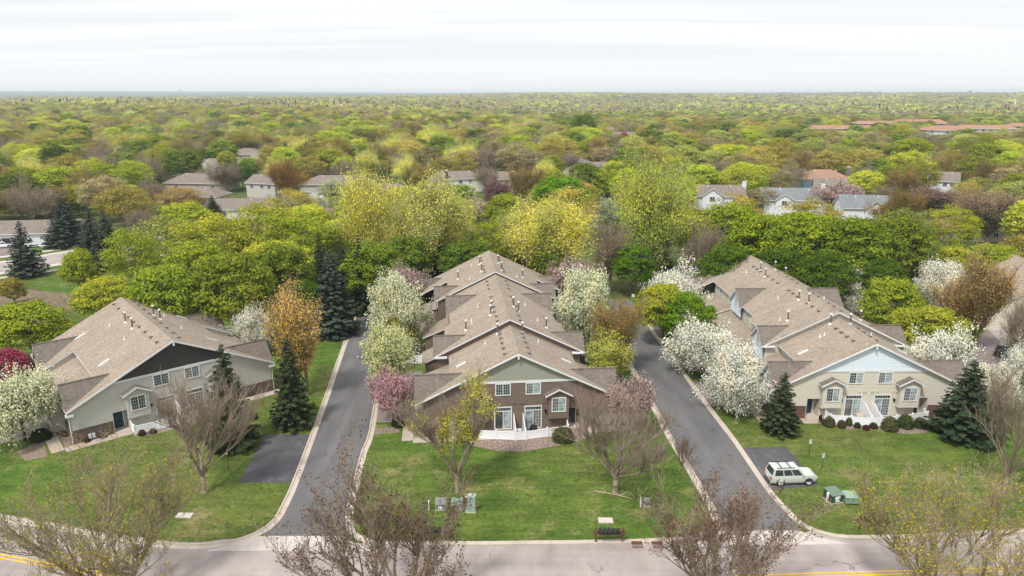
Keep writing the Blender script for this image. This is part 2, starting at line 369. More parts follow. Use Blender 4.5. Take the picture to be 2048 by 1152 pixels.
def kerb(pts, side, low=()):
    """concrete kerb and gutter pan, cast in sections; pts = grass edge, road lies on side"""
    line = smooth_line([G(*p) for p in pts])
    L = [0]
    for a, b in zip(line, line[1:]): L.append(L[-1] + math.dist(a, b))
    def at(s):
        s = min(max(s, 0), L[-1] - 1e-6)
        i = max(k for k in range(len(L)) if L[k] <= s); i = min(i, len(line) - 2)
        t = (s - L[i]) / (L[i + 1] - L[i]); a, b = line[i], line[i + 1]
        d = ((b[0] - a[0]) / (L[i + 1] - L[i]), (b[1] - a[1]) / (L[i + 1] - L[i]))
        return (a[0] + (b[0] - a[0]) * t, a[1] + (b[1] - a[1]) * t), (-d[1] * side, d[0] * side)
    root = bpy.data.objects.new('kerb', None); COL.objects.link(root); root['kind'] = 'structure'
    s = 0
    while s < L[-1] - .3:
        e = min(s + 3.0, L[-1]); m = MB(); prof = [(0, -.05), (0, .13), (.15, .13), (.19, .03), (.62, .018), (.62, -.05)]
        lo = any(a <= s / L[-1] <= b for a, b in low)
        if lo: prof = [(0, -.05), (0, .045), (.15, .045), (.19, .03), (.62, .018), (.62, -.05)]
        rows = []
        for q in range(4):
            (x, y), (nx, ny) = at(s + .012 + (e - s - .024) * q / 3); rows.append([(x + nx * d, y + ny * d, z) for d, z in prof])
        for a, b in zip(rows, rows[1:]):
            for k in range(len(prof) - 1):
                q = [a[k], a[k + 1], b[k + 1], b[k]]; m.poly(q if side < 0 else q[::-1])
        m.poly(rows[0][::-1] if side < 0 else rows[0]); m.poly(rows[-1] if side < 0 else rows[-1][::-1])
        m.obj('kerb_section', 'concrete', root); s = e
    return root
KA = [(-250, 985), (-120, 1008), (0, 1032), (100, 1048), (232, 1072), (332, 1086), (398, 1089), (465, 1082), (511, 1066), (544, 1043), (564, 1009), (583, 968), (621, 869), (650, 790), (676, 715), (706, 632)]
KB = [(767, 640), (757, 741), (738, 860), (722, 905), (708, 958), (691, 1030), (696, 1067), (719, 1081), (753, 1090), (913, 1092), (1050, 1091), (1255, 1088), (1322, 1085), (1373, 1083), (1420, 1070), (1439, 1053), (1437, 1032), (1424, 1006), (1378, 929), (1336, 860), (1319, 827), (1269, 738), (1243, 690), (1222, 640)]
KC = [(1281, 630), (1302, 664), (1330, 702), (1406, 806), (1447, 860), (1472, 895), (1530, 980), (1563, 1017), (1592, 1047), (1629, 1065), (1683, 1078), (1775, 1079), (1900, 1074), (2048, 1066), (2250, 1048), (2450, 1028)]
kerb(KA, -1, ((.77, .84),)); kerb(KB, 1); kerb(KC, 1, ((.24, .43),))
def dense(p): return [q for q in smooth_line([G(*a) for a in p])]
# lawns: one sheet in front of and between the buildings
sheet('lawn', [(-95, 30), (95, 30), (110, 100), (40, 121), (-40, 121), (-110, 110)], .004, 'lawn', px=False)
# the street in front
st = dense(KA)[:26] ; 
farline = dense(KA[:8] + [(560, 1093), (640, 1093)] + KB[8:14] + [(1480, 1086), (1570, 1086)] + KC[9:])
sheet('street', [(-75, 34), (75, 34), (75, farline[-1][1])] + [(x, y + .3) for x, y in farline[::-1]] + [(-75, farline[0][1] + 3)], .008, 'street', px=False)
sheet('left_drive', [G(*p) for p in [(531, 1072), (690, 1072)]] + dense(KB[:7])[::-1][2:] + [G(767, 626), G(706, 626)] + dense(KA[8:])[::-1][:-2], .012, 'drive', px=False)
sheet('right_drive', [G(1438, 1062), G(1602, 1062)] + dense(KC[:9])[::-1] + [G(1262, 600), G(1216, 600)] + dense(KB[15:])[::-1], .012, 'drive', px=False)
sheet('left_apron', [(540, 1072), (692, 1072), (696, 1080), (722, 1090), (760, 1102), (412, 1102), (470, 1088), (515, 1073)], .014, 'apron')
sheet('right_apron', [(1440, 1061), (1596, 1061), (1640, 1076), (1700, 1088), (1360, 1094), (1420, 1078)], .014, 'apron')
# double yellow line
def ribbon(pts, wdt, z, mat, name, parent=None):
    L_ = smooth_line(pts, 6); m = MB()
    for a, b in zip(L_, L_[1:]):
        d = math.dist(a, b); nx, ny = -(b[1] - a[1]) / d * wdt / 2, (b[0] - a[0]) / d * wdt / 2
        m.poly([(a[0] - nx, a[1] - ny, z), (b[0] - nx, b[1] - ny, z), (b[0] + nx, b[1] + ny, z), (a[0] + nx, a[1] + ny, z)])
    o = m.obj(name, mat, parent)
    if parent is None: o['kind'] = 'structure'
    return o
yl = [G(*p) for p in [(-300, 1055), (-150, 1080), (0, 1109), (120, 1130), (300, 1158), (500, 1172), (800, 1176), (1100, 1170), (1500, 1151), (1800, 1142), (2048, 1135), (2300, 1122)]]
ribbon(yl, .14, .014, 'road_yellow', 'yellow_line'); ribbon([(x, y - .34) for x, y in yl], .14, .014, 'road_yellow', 'yellow_line')
# parking pads
sheet('parking_pad', [(530, 869), (622, 869), (583, 966), (477, 965)], .010, 'pad')
sheet('parking_pad', [(1468, 897), (1570, 893), (1600, 925), (1636, 972), (1530, 981)], .010, 'pad')
# left building driveway and neighbours' paving
sheet('driveway', [(-120, 905), (-120, 780), (0, 790), (60, 790), (112, 850), (88, 864), (60, 878), (0, 886)], .010, 'driveway')
sheet('driveway', [(1905, 735), (1940, 702), (1975, 655), (2048, 655), (2200, 700), (2250, 780), (2048, 742)], .010, 'driveway')
sheet('neighbour_drive', [(1935, 612), (1965, 612), (2080, 700), (2250, 800), (2250, 860), (2100, 780), (1985, 668)], .013, 'street')
sheet('driveway', [(742, 838), (830, 832), (829, 770), (756, 770)], .010, 'driveway')
# street behind on the left with its pavements
def lin(p, q, x): return p[1] + (q[1] - p[1]) * (x - p[0]) / (q[0] - p[0])
def band(name, a0, a1, b0, b1, z, mat, x0=-200, x1=330):
    sheet(name, [(x0, lin(a0, a1, x0)), (x1, lin(a0, a1, x1)), (x1, lin(b0, b1, x1)), (x0, lin(b0, b1, x0))], z, mat)
sheet('verge', [(-250, 500), (340, 455), (340, 540), (230, 590), (130, 592), (60, 575), (-250, 640)], .004, 'lawn')
band('back_street', (0, 525), (162, 499), (0, 548), (197, 517), .010, 'street')
band('kerb_strip', (0, 545), (197, 514.5), (0, 549), (197, 518.5), .016, 'apron'); band('kerb_strip', (0, 523), (162, 497), (0, 526), (162, 500), .016, 'apron')
band('back_pavement', (0, 554.5), (208, 525), (0, 557.5), (208, 528), .012, 'apron'); band('back_pavement', (0, 513), (162, 491.5), (0, 516), (162, 494.5), .012, 'apron')
sheet('driveway', [(-160, 495), (0, 487), (62, 498), (60, 506), (0, 514), (-160, 530)], .010, 'driveway')
sheet('dry_scrub', [(-200, 640), (-60, 598), (60, 580), (150, 588), (165, 612), (120, 640), (0, 668), (-200, 700)], .008, 'brush')

# ------------------------------------------------------------------ townhouse rows
K = .486
def slab(name, plan, zf, parent, mats, th=.2):
    P = [(x, y, zf(x, y)) for x, y in plan]
    a = sum(P[i][0] * P[(i + 1) % len(P)][1] - P[(i + 1) % len(P)][0] * P[i][1] for i in range(len(P)))
    if a < 0: P = P[::-1]
    m = MB(); m.prism(P, th, 0, 1); return m.obj(name, mats, parent)
def siding(name, O, U, Nn, span, z0, z1, mat, parent, cuts=(), h=.165, d=.034):
    """lapped boards: span(z) -> (u0,u1); cuts = (u0,u1,z0,z1) openings"""
    m = MB(); O = Vector(O); U = Vector(U); Nn = Vector(Nn)
    def P(u, z, o): return tuple(O + U * u + Nn * o + Vector((0, 0, z)))
    n = max(1, round((z1 - z0) / h)); hh = (z1 - z0) / n
    for i in range(n):
        a = z0 + i * hh; b = a + hh; ua = span(a); ub = span(b)
        if ua[1] - ua[0] < .02: continue
        parts = [(ua[0], ua[1], ub[0], ub[1])]
        for (c0, c1, e0, e1) in cuts:
            if a + hh * .5 < e0 or a + hh * .5 > e1: continue
            np_ = []
            for (p, q, r, s) in parts:
                if c0 > p and c1 < q: np_ += [(p, c0, r, c0), (c1, q, c1, s)]
                else: np_.append((p, q, r, s))
            parts = np_
        for (p, q, r, s) in parts:
            if s < r: s = r = (r + s) / 2
            m.poly([P(p, a, d), P(q, a, d), P(s, b, 0), P(r, b, 0)])
            m.poly([P(p, a, 0), P(q, a, 0), P(q, a, d), P(p, a, d)])
    return m.obj(name, mat, parent)
def window(parent, O, U, Nn, w_, h_, name='window', trim='trim', panes=('glass', 'glass'), grid=(1, 1), transom=0.0, bar=.11):
    """O = lower left corner of the frame on the wall face"""
    m = MB(); f = lambda *a: m.fbox(O, U, Nn, *a)
    f(0, bar, 0, h_, 0, .07); f(w_ - bar, w_, 0, h_, 0, .07); f(bar, w_ - bar, 0, bar * .8, 0, .075); f(bar, w_ - bar, h_ - bar, h_, 0, .07)
    top = h_ - bar
    if transom: f(bar, w_ - bar, h_ - transom - .05, h_ - transom + .04, 0, .065); top = h_ - transom - .05
    f(w_ / 2 - .035, w_ / 2 + .035, bar * .8, top, 0, .06)
    fr = m.obj(name, trim, parent)
    for k in (0, 1):
        a, b = (bar, w_ / 2 - .035) if k == 0 else (w_ / 2 + .035, w_ - bar)
        p = MB(); p.fbox(O, U, Nn, a, b, bar * .8, top, .005, .03); p.obj('pane', panes[k], fr)
        if grid[k]:
            g = MB(); nx = 3; nz = max(3, round((top - bar) / .33))
            for i in range(1, nx): u = a + (b - a) * i / nx; g.fbox(O, U, Nn, u - .009, u + .009, bar * .8, top, .031, .038)
            for i in range(1, nz): z = bar * .8 + (top - bar * .8) * i / nz; g.fbox(O, U, Nn, a, b, z - .009, z + .009, .030, .037)
            g.obj('glazing_bar', trim, fr)
    if transom:
        p = MB(); p.fbox(O, U, Nn, bar, w_ - bar, h_ - transom + .04, h_ - bar, .005, .03); p.obj('pane', 'glass', fr)
        g = MB()
        for i in range(1, 6): u = bar + (w_ - 2 * bar) * i / 6; g.fbox(O, U, Nn, u - .012, u + .012, h_ - transom + .04, h_ - bar, .031, .042)
        g.obj('glazing_bar', trim, fr)
    return fr
VENT = None
def vent_mesh():
    global VENT, FLUE, FLUE_S, PIPE
    m = MB(); m.box((-.15, -.15, -.12), (.15, .15, .08)); m.box((-.2, -.2, .08), (.2, .2, .115)); VENT = m.mesh('roof_vent', ['vent_metal'])
    m = MB(); m.tube((0, 0, -.3), (0, 0, 1.15), .095, n=8, mi=0); m.tube((0, 0, 1.15), (0, 0, 1.3), .15, .15, n=8, mi=1); m.tube((0, 0, -.2), (0, 0, .12), .26, .16, n=8, mi=1); FLUE = m.mesh('flue_pipe', ['vent_metal', 'cap_white'])
    m = MB(); m.tube((0, 0, -.2), (0, 0, .35), .07, n=6); m.tube((0, 0, -.2), (0, 0, .06), .17, .1, n=6, mi=0); PIPE = m.mesh('vent_pipe', ['cap_white'])
vent_mesh()
def roof_bits(T, za, items, mesh, name, k=K):
    for x, y in items: link(name, mesh, T, loc=(x, y, za - k * abs(x) + .02), rz=0)
def row_house(label, O, ang, blocks, gables, lowers, steps, sidewalls, ends, cols, group):
    """cols: siding, gable, base, base_h ; local frame x along the front, y back along the ridge"""
    T = thing('townhouse_row', label, 'townhouse', (*O, 0), rad(ang), group)
    sid, gab = cols['siding'], cols['gable']
    for (y0, y1, za, edge) in blocks:      # edge: list of (|x|, y_from, y_to)
        for s in (-1, 1):
            pl = [(0, y0)]
            for xw, a, b in edge: pl += [(s * xw, a), (s * xw, b)]
            pl += [(0, y1)]
            slab('roof', pl, lambda x, y: za - K * abs(x), T, ['shingle', 'trim'], .17)
        m = MB(); m.prism([(-.16, y0 + .02, za - .03), (.16, y0 + .02, za - .03), (.16, y1 - .02, za - .03), (-.16, y1 - .02, za - .03)], .05, 0, 0)
        m2 = MB(); m2.poly([(-.18, y0, za - .06), (0, y0, za + .035), (0, y1, za + .035), (-.18, y1, za - .06)][::-1]); m2.poly([(.18, y0, za - .06), (0, y0, za + .035), (0, y1, za + .035), (.18, y1, za - .06)]); m2.obj('ridge_cap', 'shingle', T)
    for (xo, yc, hw, zr, ze, za, win, hwall) in gables:
        for s in (-1, 1):
            xi = (za - zr) / K - .05; xe = max((za - ze) / K - .05, .2); xe = min(xe, xo)
            for t in (-1, 1):
                P = [(s * xo, yc, zr), (s * xi, yc, zr), (s * xe, yc + t * hw, ze), (s * xo, yc + t * hw, ze)]
                n = (Vector(P[1]) - Vector(P[0])).cross(Vector(P[3]) - Vector(P[0]))
                if n.z < 0: P = P[::-1]
                m = MB(); m.prism(P, .2, 0, 1); m.obj('cross_gable_roof', ['shingle_shaded', 'trim'], T)
            m = MB(); m.tube((s * (xo + .01), yc, zr + .03), (s * xi, yc, zr + .03), .09, n=6); m.obj('ridge_cap', 'shingle_shaded', T)
            # gable end wall facing sideways, with a window
            xw = xo - .35; sl = (zr - ze) / hw
            Ow = (s * xw, yc, 0); U = (0, -s, 0); Nn = (s, 0, 0)
            siding('gable_wall', Ow, U, Nn, lambda z: (-hw + .3 + max(0, z - ze) / sl, hw - .3 - max(0, z - ze) / sl), hwall, zr - .45, gab if win else sid, T)
            if win: window(T, (s * (xw + .03), yc + s * .5, ze - .5), U, Nn, 1.0, 1.5, grid=(1, 1))
    for (y0, y1, xi, zi, xo, zo) in lowers:
        for s in (-1, 1):
            slab('lower_roof', [(s * xi, y0), (s * xo, y0), (s * xo, y1), (s * xi, y1)], lambda x, y: zi + (zo - zi) * (abs(x) - xi) / (xo - xi), T, ['shingle', 'trim'], .18)
            xw = xo - .45; zt = zo + .1
            siding('garage_wall', (s * xw, (y0 + y1) / 2, 0), (0, -s, 0), (s, 0, 0), lambda z: (-(y1 - y0) / 2 + .25, (y1 - y0) / 2 - .25), .0, zt, sid, T)
            for yy, nn in ((y0 + .25, -1), (y1 - .25, 1)):
                siding('garage_wall', (0, yy, 0), (-nn * 1.0, 0, 0), (0, nn, 0), lambda z: ((min(-nn * s * (xi - .4), -nn * s * (xo - .45)), max(-nn * s * (xi - .4), -nn * s * (xo - .45) if z < zo else -nn * s * (xi + (xo - xi) * (zi - z) / (zi - zo))))) if -nn * s > 0 else ((-nn * s * (xo - .45) if z < zo else -nn * s * (xi + (xo - xi) * (zi - z) / (zi - zo))), -nn * s * (xi - .4)), 0, zi - .2, sid, T)
            # white garage door with panels in the side wall
            g = MB(); gw = min(4.6, y1 - y0 - 1.2)
            for q in range(4): g.fbox((s * xw, (y0 + y1) / 2, 0), (0, -s, 0), (s, 0, 0), -gw / 2, gw / 2, .05 + q * .54, .05 + q * .54 + .52, .02, .07)
            g.obj('garage_door', 'trim', T)
    for (y, zlo, za, hx, col) in steps:     # gable walls facing the front where one roof rises over the next
        siding('gable_step', (0, y, 0), (1, 0, 0), (0, -1, 0), lambda z: (-min(hx, (za - .2 - z) / K), min(hx, (za - .2 - z) / K)), zlo, za - .25, sid if col is None else col, T)
    for (xw, y0, y1, z0, z1) in sidewalls:
        for s in (-1, 1):
            siding('side_wall', (s * xw, (y0 + y1) / 2, 0), (0, -s, 0), (s, 0, 0), lambda z: (-(y1 - y0) / 2, (y1 - y0) / 2), z0, z1, sid, T)
    return T
def front_facade(T, za, cols, W_=10.6, zbelt=5.55, y=0.0, doors=(-1, 1), base_x=6.85, feat=True, door_mat='door_blue', lefty=True):
    sid, gab, base, bh = cols['siding'], cols['gable'], cols['base'], cols['base_h']
    sp = lambda z: (-min(W_, (za - .22 - z) / K), min(W_, (za - .22 - z) / K))
    DX0, DX1, DZ = 5.35, 6.75, 2.32
    cuts = [(DX0, DX1, 0, DZ), (-DX1, -DX0, 0, DZ)] if feat else ()
    siding('front_wall', (0, y, 0), (1, 0, 0), (0, -1, 0), sp, 0, zbelt, sid, T, cuts)
    siding('gable_front', (0, y, 0), (1, 0, 0), (0, -1, 0), sp, zbelt, za - .25, gab, T)
    b = MB(); xb = (za - .22 - zbelt) / K; b.box((-xb, y - .09, zbelt - .12), (xb, y - .002, zbelt + .12)); b.obj('belt_board', 'trim', T)
    # rake boards and the small apex block
    for s in (-1, 1):
        m = MB(); P = [(0, y - .41, za - .02), (s * 10.98, y - .41, za - .02 - K * 10.98)]
        Q = [P[0], P[1], (P[1][0], P[1][1], P[1][2] - .16), (0, y - .41, za - .20)]
        m.prism(Q if s > 0 else Q[::-1], .05, 0, 0, (0, -1, 0)); m.obj('rake_board', 'trim', T)
        m = MB(); m.box((min(s * 10.3, s * 11.02), y - .47, 3.12), (max(s * 10.3, s * 11.02), y - .02, 3.36)); m.obj('eave_return', 'trim', T)
        m = MB(); m.tube((s * 10.72, y - .06, 3.1), (s * 10.72, y - .06, .1), .045, n=6); m.obj('downpipe', 'trim', T)
        if bh:
            m = MB(); x0, x1 = sorted((s * base_x, s * (W_ + .06))); m.box((x0, y - .1, 0), (x1, y - .03, bh)); m.box((x0, y - .13, bh), (x1, y - .03, bh + .07)); m.obj('brick_base', base, T)
            m = MB(); xx = sorted((s * (W_ + .03), s * (W_ + .1))); m.box((xx[0], y - .03, 0), (xx[1], y + 3.5, bh)); m.obj('brick_base', base, T)
    m = MB(); m.box((-.09, y - .5, za - .62), (.09, y - .41, za - .12)); m.obj('apex_block', 'trim', T)
    if not feat: return
    for s in (-1, 1):
        pn = cols['panes'][0 if s < 0 else 1]
        window(T, (s * 1.62 - .83, y - .02, 4.05), (1, 0, 0), (0, -1, 0), 1.66, 1.38, panes=pn['up'], grid=(1, 1))
        window(T, (s * 1.62 - .95, y - .02, .12), (1, 0, 0), (0, -1, 0), 1.9, 2.62, name='patio_door', panes=pn['door'], grid=(0, 1), transom=.5)
        # bay box
        cx = s * 4.3; x0, x1 = cx - 1.1, cx + 1.1; bt = 4.15; bb = 1.5; dp = .62
        bay = MB(); bay.box((x0 + .01, y - dp + .02, bb), (x1 - .01, y - .03, bt)); bo = bay.obj('bay', sid, T)
        siding('bay_siding', (cx, y - dp, 0), (1, 0, 0), (0, -1, 0), lambda z: (-1.1 + max(0, z - bt) / .5, 1.1 - max(0, z - bt) / .5), bb + .02, bt + .5, sid, bo)
        m = MB(); m.box((x0 - .03, y - dp - .04, bb - .1), (x1 + .03, y - .03, bb)); m.obj('bay_skirt', sid, bo)
        window(T, (cx - .78, y - dp - .02, 2.18), (1, 0, 0), (0, -1, 0), 1.56, 1.66, panes=pn['bay'], grid=(1, 1))
        for t in (-1, 1):
            P = [(cx, y - dp - .32, bt + .72), (cx + t * 1.45, y - dp - .32, bt - .03), (cx + t * 1.45, y + .1, bt - .03), (cx, y + .1, bt + .72)]
            m = MB(); m.prism(P[::-1] if t > 0 else P, .13, 0, 1)
            nn = (Vector(P[1]) - Vector(P[0])).cross(Vector(P[2]) - Vector(P[0]))
            m.obj('bay_roof', ['shingle_shaded', 'trim'], T)
            m = MB(); A = (cx, y - dp - .33, bt + .74); B_ = (cx + t * 1.47, y - dp - .33, bt - .02)
            Q = [A, B_, (B_[0], B_[1], B_[2] - .17), (A[0], A[1], A[2] - .17)]
            m.prism(Q if t > 0 else Q[::-1], .04, 0, 0, (0, -1, 0)); m.obj('bay_fascia', 'trim', T)
        # recessed entry
        x0, x1 = sorted((s * DX0, s * DX1)); rec = MB()
        rec.poly([(x0, y, 0.02), (x0, y + 1.1, .02), (x0, y + 1.1, DZ), (x0, y, DZ)]); rec.poly([(x1, y, .02), (x1, y, DZ), (x1, y + 1.1, DZ), (x1, y + 1.1, .02)])
        rec.poly([(x0, y + 1.1, 0), (x1, y + 1.1, 0), (x1, y + 1.1, DZ), (x0, y + 1.1, DZ)]); rec.poly([(x0, y, DZ), (x0, y + 1.1, DZ), (x1, y + 1.1, DZ), (x1, y, DZ)])
        ro = rec.obj('entry_recess', sid, T)
        d = MB(); d.box((x0 + .1, y + 1.0, .05), (x1 - .32, y + 1.08, 2.12)); do = d.obj('door', door_mat, T)
        h = MB(); h.box((x1 - .46, y + .93, 1.0), (x1 - .40, y + 1.0, 1.1)); h.obj('handle', 'metal_grey', do)
        f = MB(); f.box((x0 + .02, y + 1.0, .03), (x0 + .1, y + 1.09, 2.2)); f.box((x1 - .32, y + 1.0, .03), (x1 - .22, y + 1.09, 2.2)); f.box((x0 + .02, y + .99, 2.12), (x1 - .22, y + 1.09, 2.24)); f.obj('door_frame', 'trim', T)
        f = MB(); f.box((x0 - .02, y - .4, 0), (x1 + .02, y + 1.05, .06)); f.obj('doorstep', 'concrete', T)
        # wall lamps and the row of small vents over the patio doors
        m = MB(); lx = s * 2.95; m.box((lx - .09, y - .22, 1.95), (lx + .09, y - .03, 2.25)); m.obj('wall_lamp', 'black', T)
        for vx in (.28, .55, 1.0 if s > 0 else 1.05, 2.75, 3.1): m = MB(); m.box((s * vx - .07, y - .13, 3.02), (s * vx + .07, y - .03, 3.16)); m.obj('wall_vent', sid, T)
def plane_item(T, x, y, za, w_, l_, name, mats):
    s = -1 if x < 0 else 1; m = MB(); dz = K * w_ / 2 * s
    P = [(x - w_ / 2, y - l_ / 2, za - K * abs(x - w_ / 2) + .12), (x + w_ / 2, y - l_ / 2, za - K * abs(x + w_ / 2) + .12), (x + w_ / 2, y + l_ / 2, za - K * abs(x + w_ / 2) + .12), (x - w_ / 2, y + l_ / 2, za - K * abs(x - w_ / 2) + .12)]
    m.prism(P, .12, 0, 1); return m.obj(name, mats, T)

GRP = 'townhouse rows along the drives'
CC = dict(siding='siding_brown', gable='gable_sage', base='stone_pale', base_h=1.25, panes=[dict(up=('glass', 'glass'), door=('glass', 'glass_curtain'), bay=('glass', 'glass_blind')), dict(up=('glass_blind', 'glass_curtain'), door=('glass_curtain', 'glass_blind'), bay=('glass_blind', 'glass_curtain'))])
CR = dict(siding='siding_cream', gable='gable_blue', base='brick_red', base_h=1.35, panes=[dict(up=('glass', 'glass_curtain'), door=('glass_blind', 'glass_curtain'), bay=('glass', 'glass_curtain')), dict(up=('glass_blind', 'glass_curtain'), door=('glass_curtain', 'glass_blind'), bay=('glass_blind', 'glass_curtain'))])
CL = dict(siding='siding_grey', gable='gable_brown', base='brick_dark', base_h=1.35, panes=[dict(up=('glass', 'glass'), door=('glass_blind', 'glass'), bay=('glass', 'glass')), dict(up=('glass_blind', 'glass_blind'), door=('glass', 'glass_blind'), bay=('glass_blind', 'glass_blind'))])
# centre row: three stepped roofs
ZC = (8.85, 9.65, 10.1)
TC = row_house('long brown townhouse row with a sage gable in the middle of the scene', (.65, 69.95), 5.8,
    [(-.4, 9.2, ZC[0], [(10.95, -.4, 3.8), (7.2, 3.8, 9.2)]),
     (8.85, 30.6, ZC[1], [(8.7, 8.75, 13.3), (7.6, 13.3, 17.8), (6.9, 17.8, 30.6)]),
     (30.2, 44.6, ZC[2], [(8.7, 30.1, 34.6), (7.0, 34.6, 38.2), (10.95, 38.2, 44.6)])],
    [(10.95, 1.75, 2.15, 6.0, 3.62, ZC[0], 1, 1.2), (9.0, 10.95, 2.15, 7.15, 5.3, ZC[1], 1, 3.0), (7.35, 24.7, 2.5, 8.15, 6.05, ZC[1], 1, 4.5),
     (9.0, 32.3, 2.15, 7.5, 5.6, ZC[2], 1, 3.0), (10.95, 41.6, 2.3, 6.3, 4.3, ZC[2], 1, 1.5)],
    [(3.8, 9.0, 6.9, 4.35, 10.9, 2.9), (13.4, 17.6, 7.3, 4.2, 10.5, 2.75), (23.0, 27.6, 6.8, 4.3, 10.6, 2.8), (34.4, 38.4, 6.8, 4.3, 10.9, 2.9)],
    [(9.15, 3.5, ZC[1], 8.35, None), (30.5, 5.0, ZC[2], 8.35, None)],
    [(10.6, 0, 3.6, 0, 3.45), (6.75, 3.5, 9.1, 3.5, 5.3), (8.4, 9.1, 13.1, 0, 5.3), (6.7, 13.1, 17.8, 3.4, 6.1), (6.55, 17.8, 30.5, 0, 6.2), (8.4, 30.5, 34.4, 0, 5.6), (6.7, 34.4, 38.3, 3, 6.3), (10.6, 38.3, 44.4, 0, 4.5)],
    None, CC, GRP)
front_facade(TC, ZC[0], CC, door_mat='door_dark')
siding('back_wall', (0, 44.35, 0), (-1, 0, 0), (0, 1, 0), lambda z: (-min(10.6, (ZC[2] - .2 - z) / K), min(10.6, (ZC[2] - .2 - z) / K)), 0, ZC[2] - .25, 'siding_brown', TC)
for s in (-1, 1):      # outer faces of the raised corner boxes, seen from the front
    siding('corner_wall', (s * 7.5, 9.1, 0), (1, 0, 0), (0, -1, 0), lambda z: (-.95, .95), 2.5, 5.3, 'siding_brown', TC)
    m = MB(); m.box((min(s * 8.75, s * 7.4), 8.6, 5.12), (max(s * 8.75, s * 7.4), 9.1, 5.3)); m.obj('eave_return', 'trim', TC)
    siding('corner_wall', (s * 7.5, 30.4, 0), (1, 0, 0), (0, -1, 0), lambda z: (-.95, .95), 2.5, 5.6, 'siding_brown', TC)
roof_bits(TC, ZC[0], [(s * 1.3, y) for s in (-1, 1) for y in (1.2, 2.9, 4.6, 6.2, 7.7)], VENT, 'roof_vent')
roof_bits(TC, ZC[1], [(s * 1.35, y) for s in (-1, 1) for y in (10.2, 12.1, 13.9, 16.1, 18.3, 20.6, 24.5, 26.6, 28.7)] + [(s * x, 24.0) for s in (-1, 1) for x in (5.9, 4.4)][:0], VENT, 'roof_vent')
roof_bits(TC, ZC[2], [(s * 1.4, y) for s in (-1, 1) for y in (32.4, 34.2, 36.2, 38.2, 40.2, 42.2)], VENT, 'roof_vent')
roof_bits(TC, ZC[0], [(-1.5, 8.2), (1.4, 8.2)], FLUE, 'flue_pipe'); roof_bits(TC, ZC[1], [(-5.0, 12.6), (4.8, 12.2), (-1.9, 13.6), (-1.7, 15.2), (1.1, 15.6), (1.6, 14.2)], FLUE, 'flue_pipe')
roof_bits(TC, ZC[2], [(-5.3, 36.3), (4.5, 34.7), (-1.8, 33.9), (-1.8, 38.6), (1.1, 32.8), (1.0, 37.4)], FLUE, 'flue_pipe')
roof_bits(TC, ZC[0], [(-3.0, 7.0), (3.1, 7.0)], PIPE, 'vent_pipe'); roof_bits(TC, ZC[1], [(-3.2, 19.2), (3.9, 13.6), (-4.2, 13.9), (-4.2, 14.8), (3.0, 19)], PIPE, 'vent_pipe'); roof_bits(TC, ZC[2], [(-3.6, 33), (3.4, 33), (-3, 40)], PIPE, 'vent_pipe')
for x in (-5.9, 5.9): plane_item(TC, x, 4.3, ZC[0], 1.1, .32, 'skylight', ['clear_lamp', 'trim'])
# right row: two stepped roofs
ZR = (8.85, 9.6)
TR = row_house('long cream townhouse row with a pale blue gable on the right', (39.6, 73.0), 1.0,
    [(-.4, 9.2, ZR[0], [(10.95, -.4, 3.8), (7.0, 3.8, 9.2)]),
     (8.75, 40.0, ZR[1], [(8.7, 8.75, 13.3), (7.6, 13.3, 17.8), (6.9, 17.8, 36.4), (10.4, 36.4, 40.0)])],
    [(10.95, 1.75, 2.15, 6.0, 3.62, ZR[0], 1, 1.2), (9.0, 10.95, 2.15, 7.15, 5.3, ZR[1], 1, 3.0), (7.35, 24.7, 2.5, 8.15, 6.05, ZR[1], 1, 4.5), (10.4, 38.2, 1.7, 6.3, 4.7, ZR[1], 1, 1.5)],
    [(3.8, 9.0, 6.7, 4.35, 10.9, 2.9), (13.4, 27.4, 6.9, 4.1, 10.7, 2.75), (27.6, 31.8, 6.8, 4.4, 10.7, 3.0), (32.0, 36.2, 6.8, 4.4, 10.7, 3.0)],
    [(9.15, 3.5, ZR[1], 8.35, None)],
    [(10.6, 0, 3.6, 0, 3.45), (6.55, 3.5, 9.1, 3.5, 5.4), (8.4, 9.1, 13.1, 0, 5.3), (6.7, 13.1, 17.8, 3.4, 6.0), (6.55, 17.8, 36.3, 0, 6.15), (10.1, 36.3, 39.8, 0, 4.4)],
    None, CR, GRP)
front_facade(TR, ZR[0], CR)
siding('back_wall', (0, 39.75, 0), (-1, 0, 0), (0, 1, 0), lambda z: (-min(10.1, (ZR[1] - .2 - z) / K), min(10.1, (ZR[1] - .2 - z) / K)), 0, ZR[1] - .25, 'siding_cream', TR)
for s in (-1, 1):
    siding('corner_wall', (s * 7.5, 9.1, 0), (1, 0, 0), (0, -1, 0), lambda z: (-.95, .95), 2.5, 5.3, 'siding_cream', TR)
    m = MB(); m.box((min(s * 8.75, s * 7.4), 8.6, 5.12), (max(s * 8.75, s * 7.4), 9.1, 5.3)); m.obj('eave_return', 'trim', TR)
    for yy in (19.0, 21.0, 28.6, 33.4):
        window(TR, (s * 6.6, yy + s * .45, 4.85), (0, -s, 0), (s, 0, 0), .9, .95, grid=(0, 0), bar=.08)
    window(TR, (s * 6.6, 5.2 + s * .3, 4.3), (0, -s, 0), (s, 0, 0), .7, .8, grid=(0, 0), bar=.08)
roof_bits(TR, ZR[0], [(s * 1.3, y) for s in (-1, 1) for y in (2.2, 3.7, 5.1, 6.5)], VENT, 'roof_vent')
roof_bits(TR, ZR[1], [(s * 1.35, y) for s in (-1, 1) for y in (11.2, 13.1, 14.6, 17.7, 19.2, 20.7, 24.6, 26.5, 28.5, 31.5, 33.0, 34.6, 37.6)], VENT, 'roof_vent')
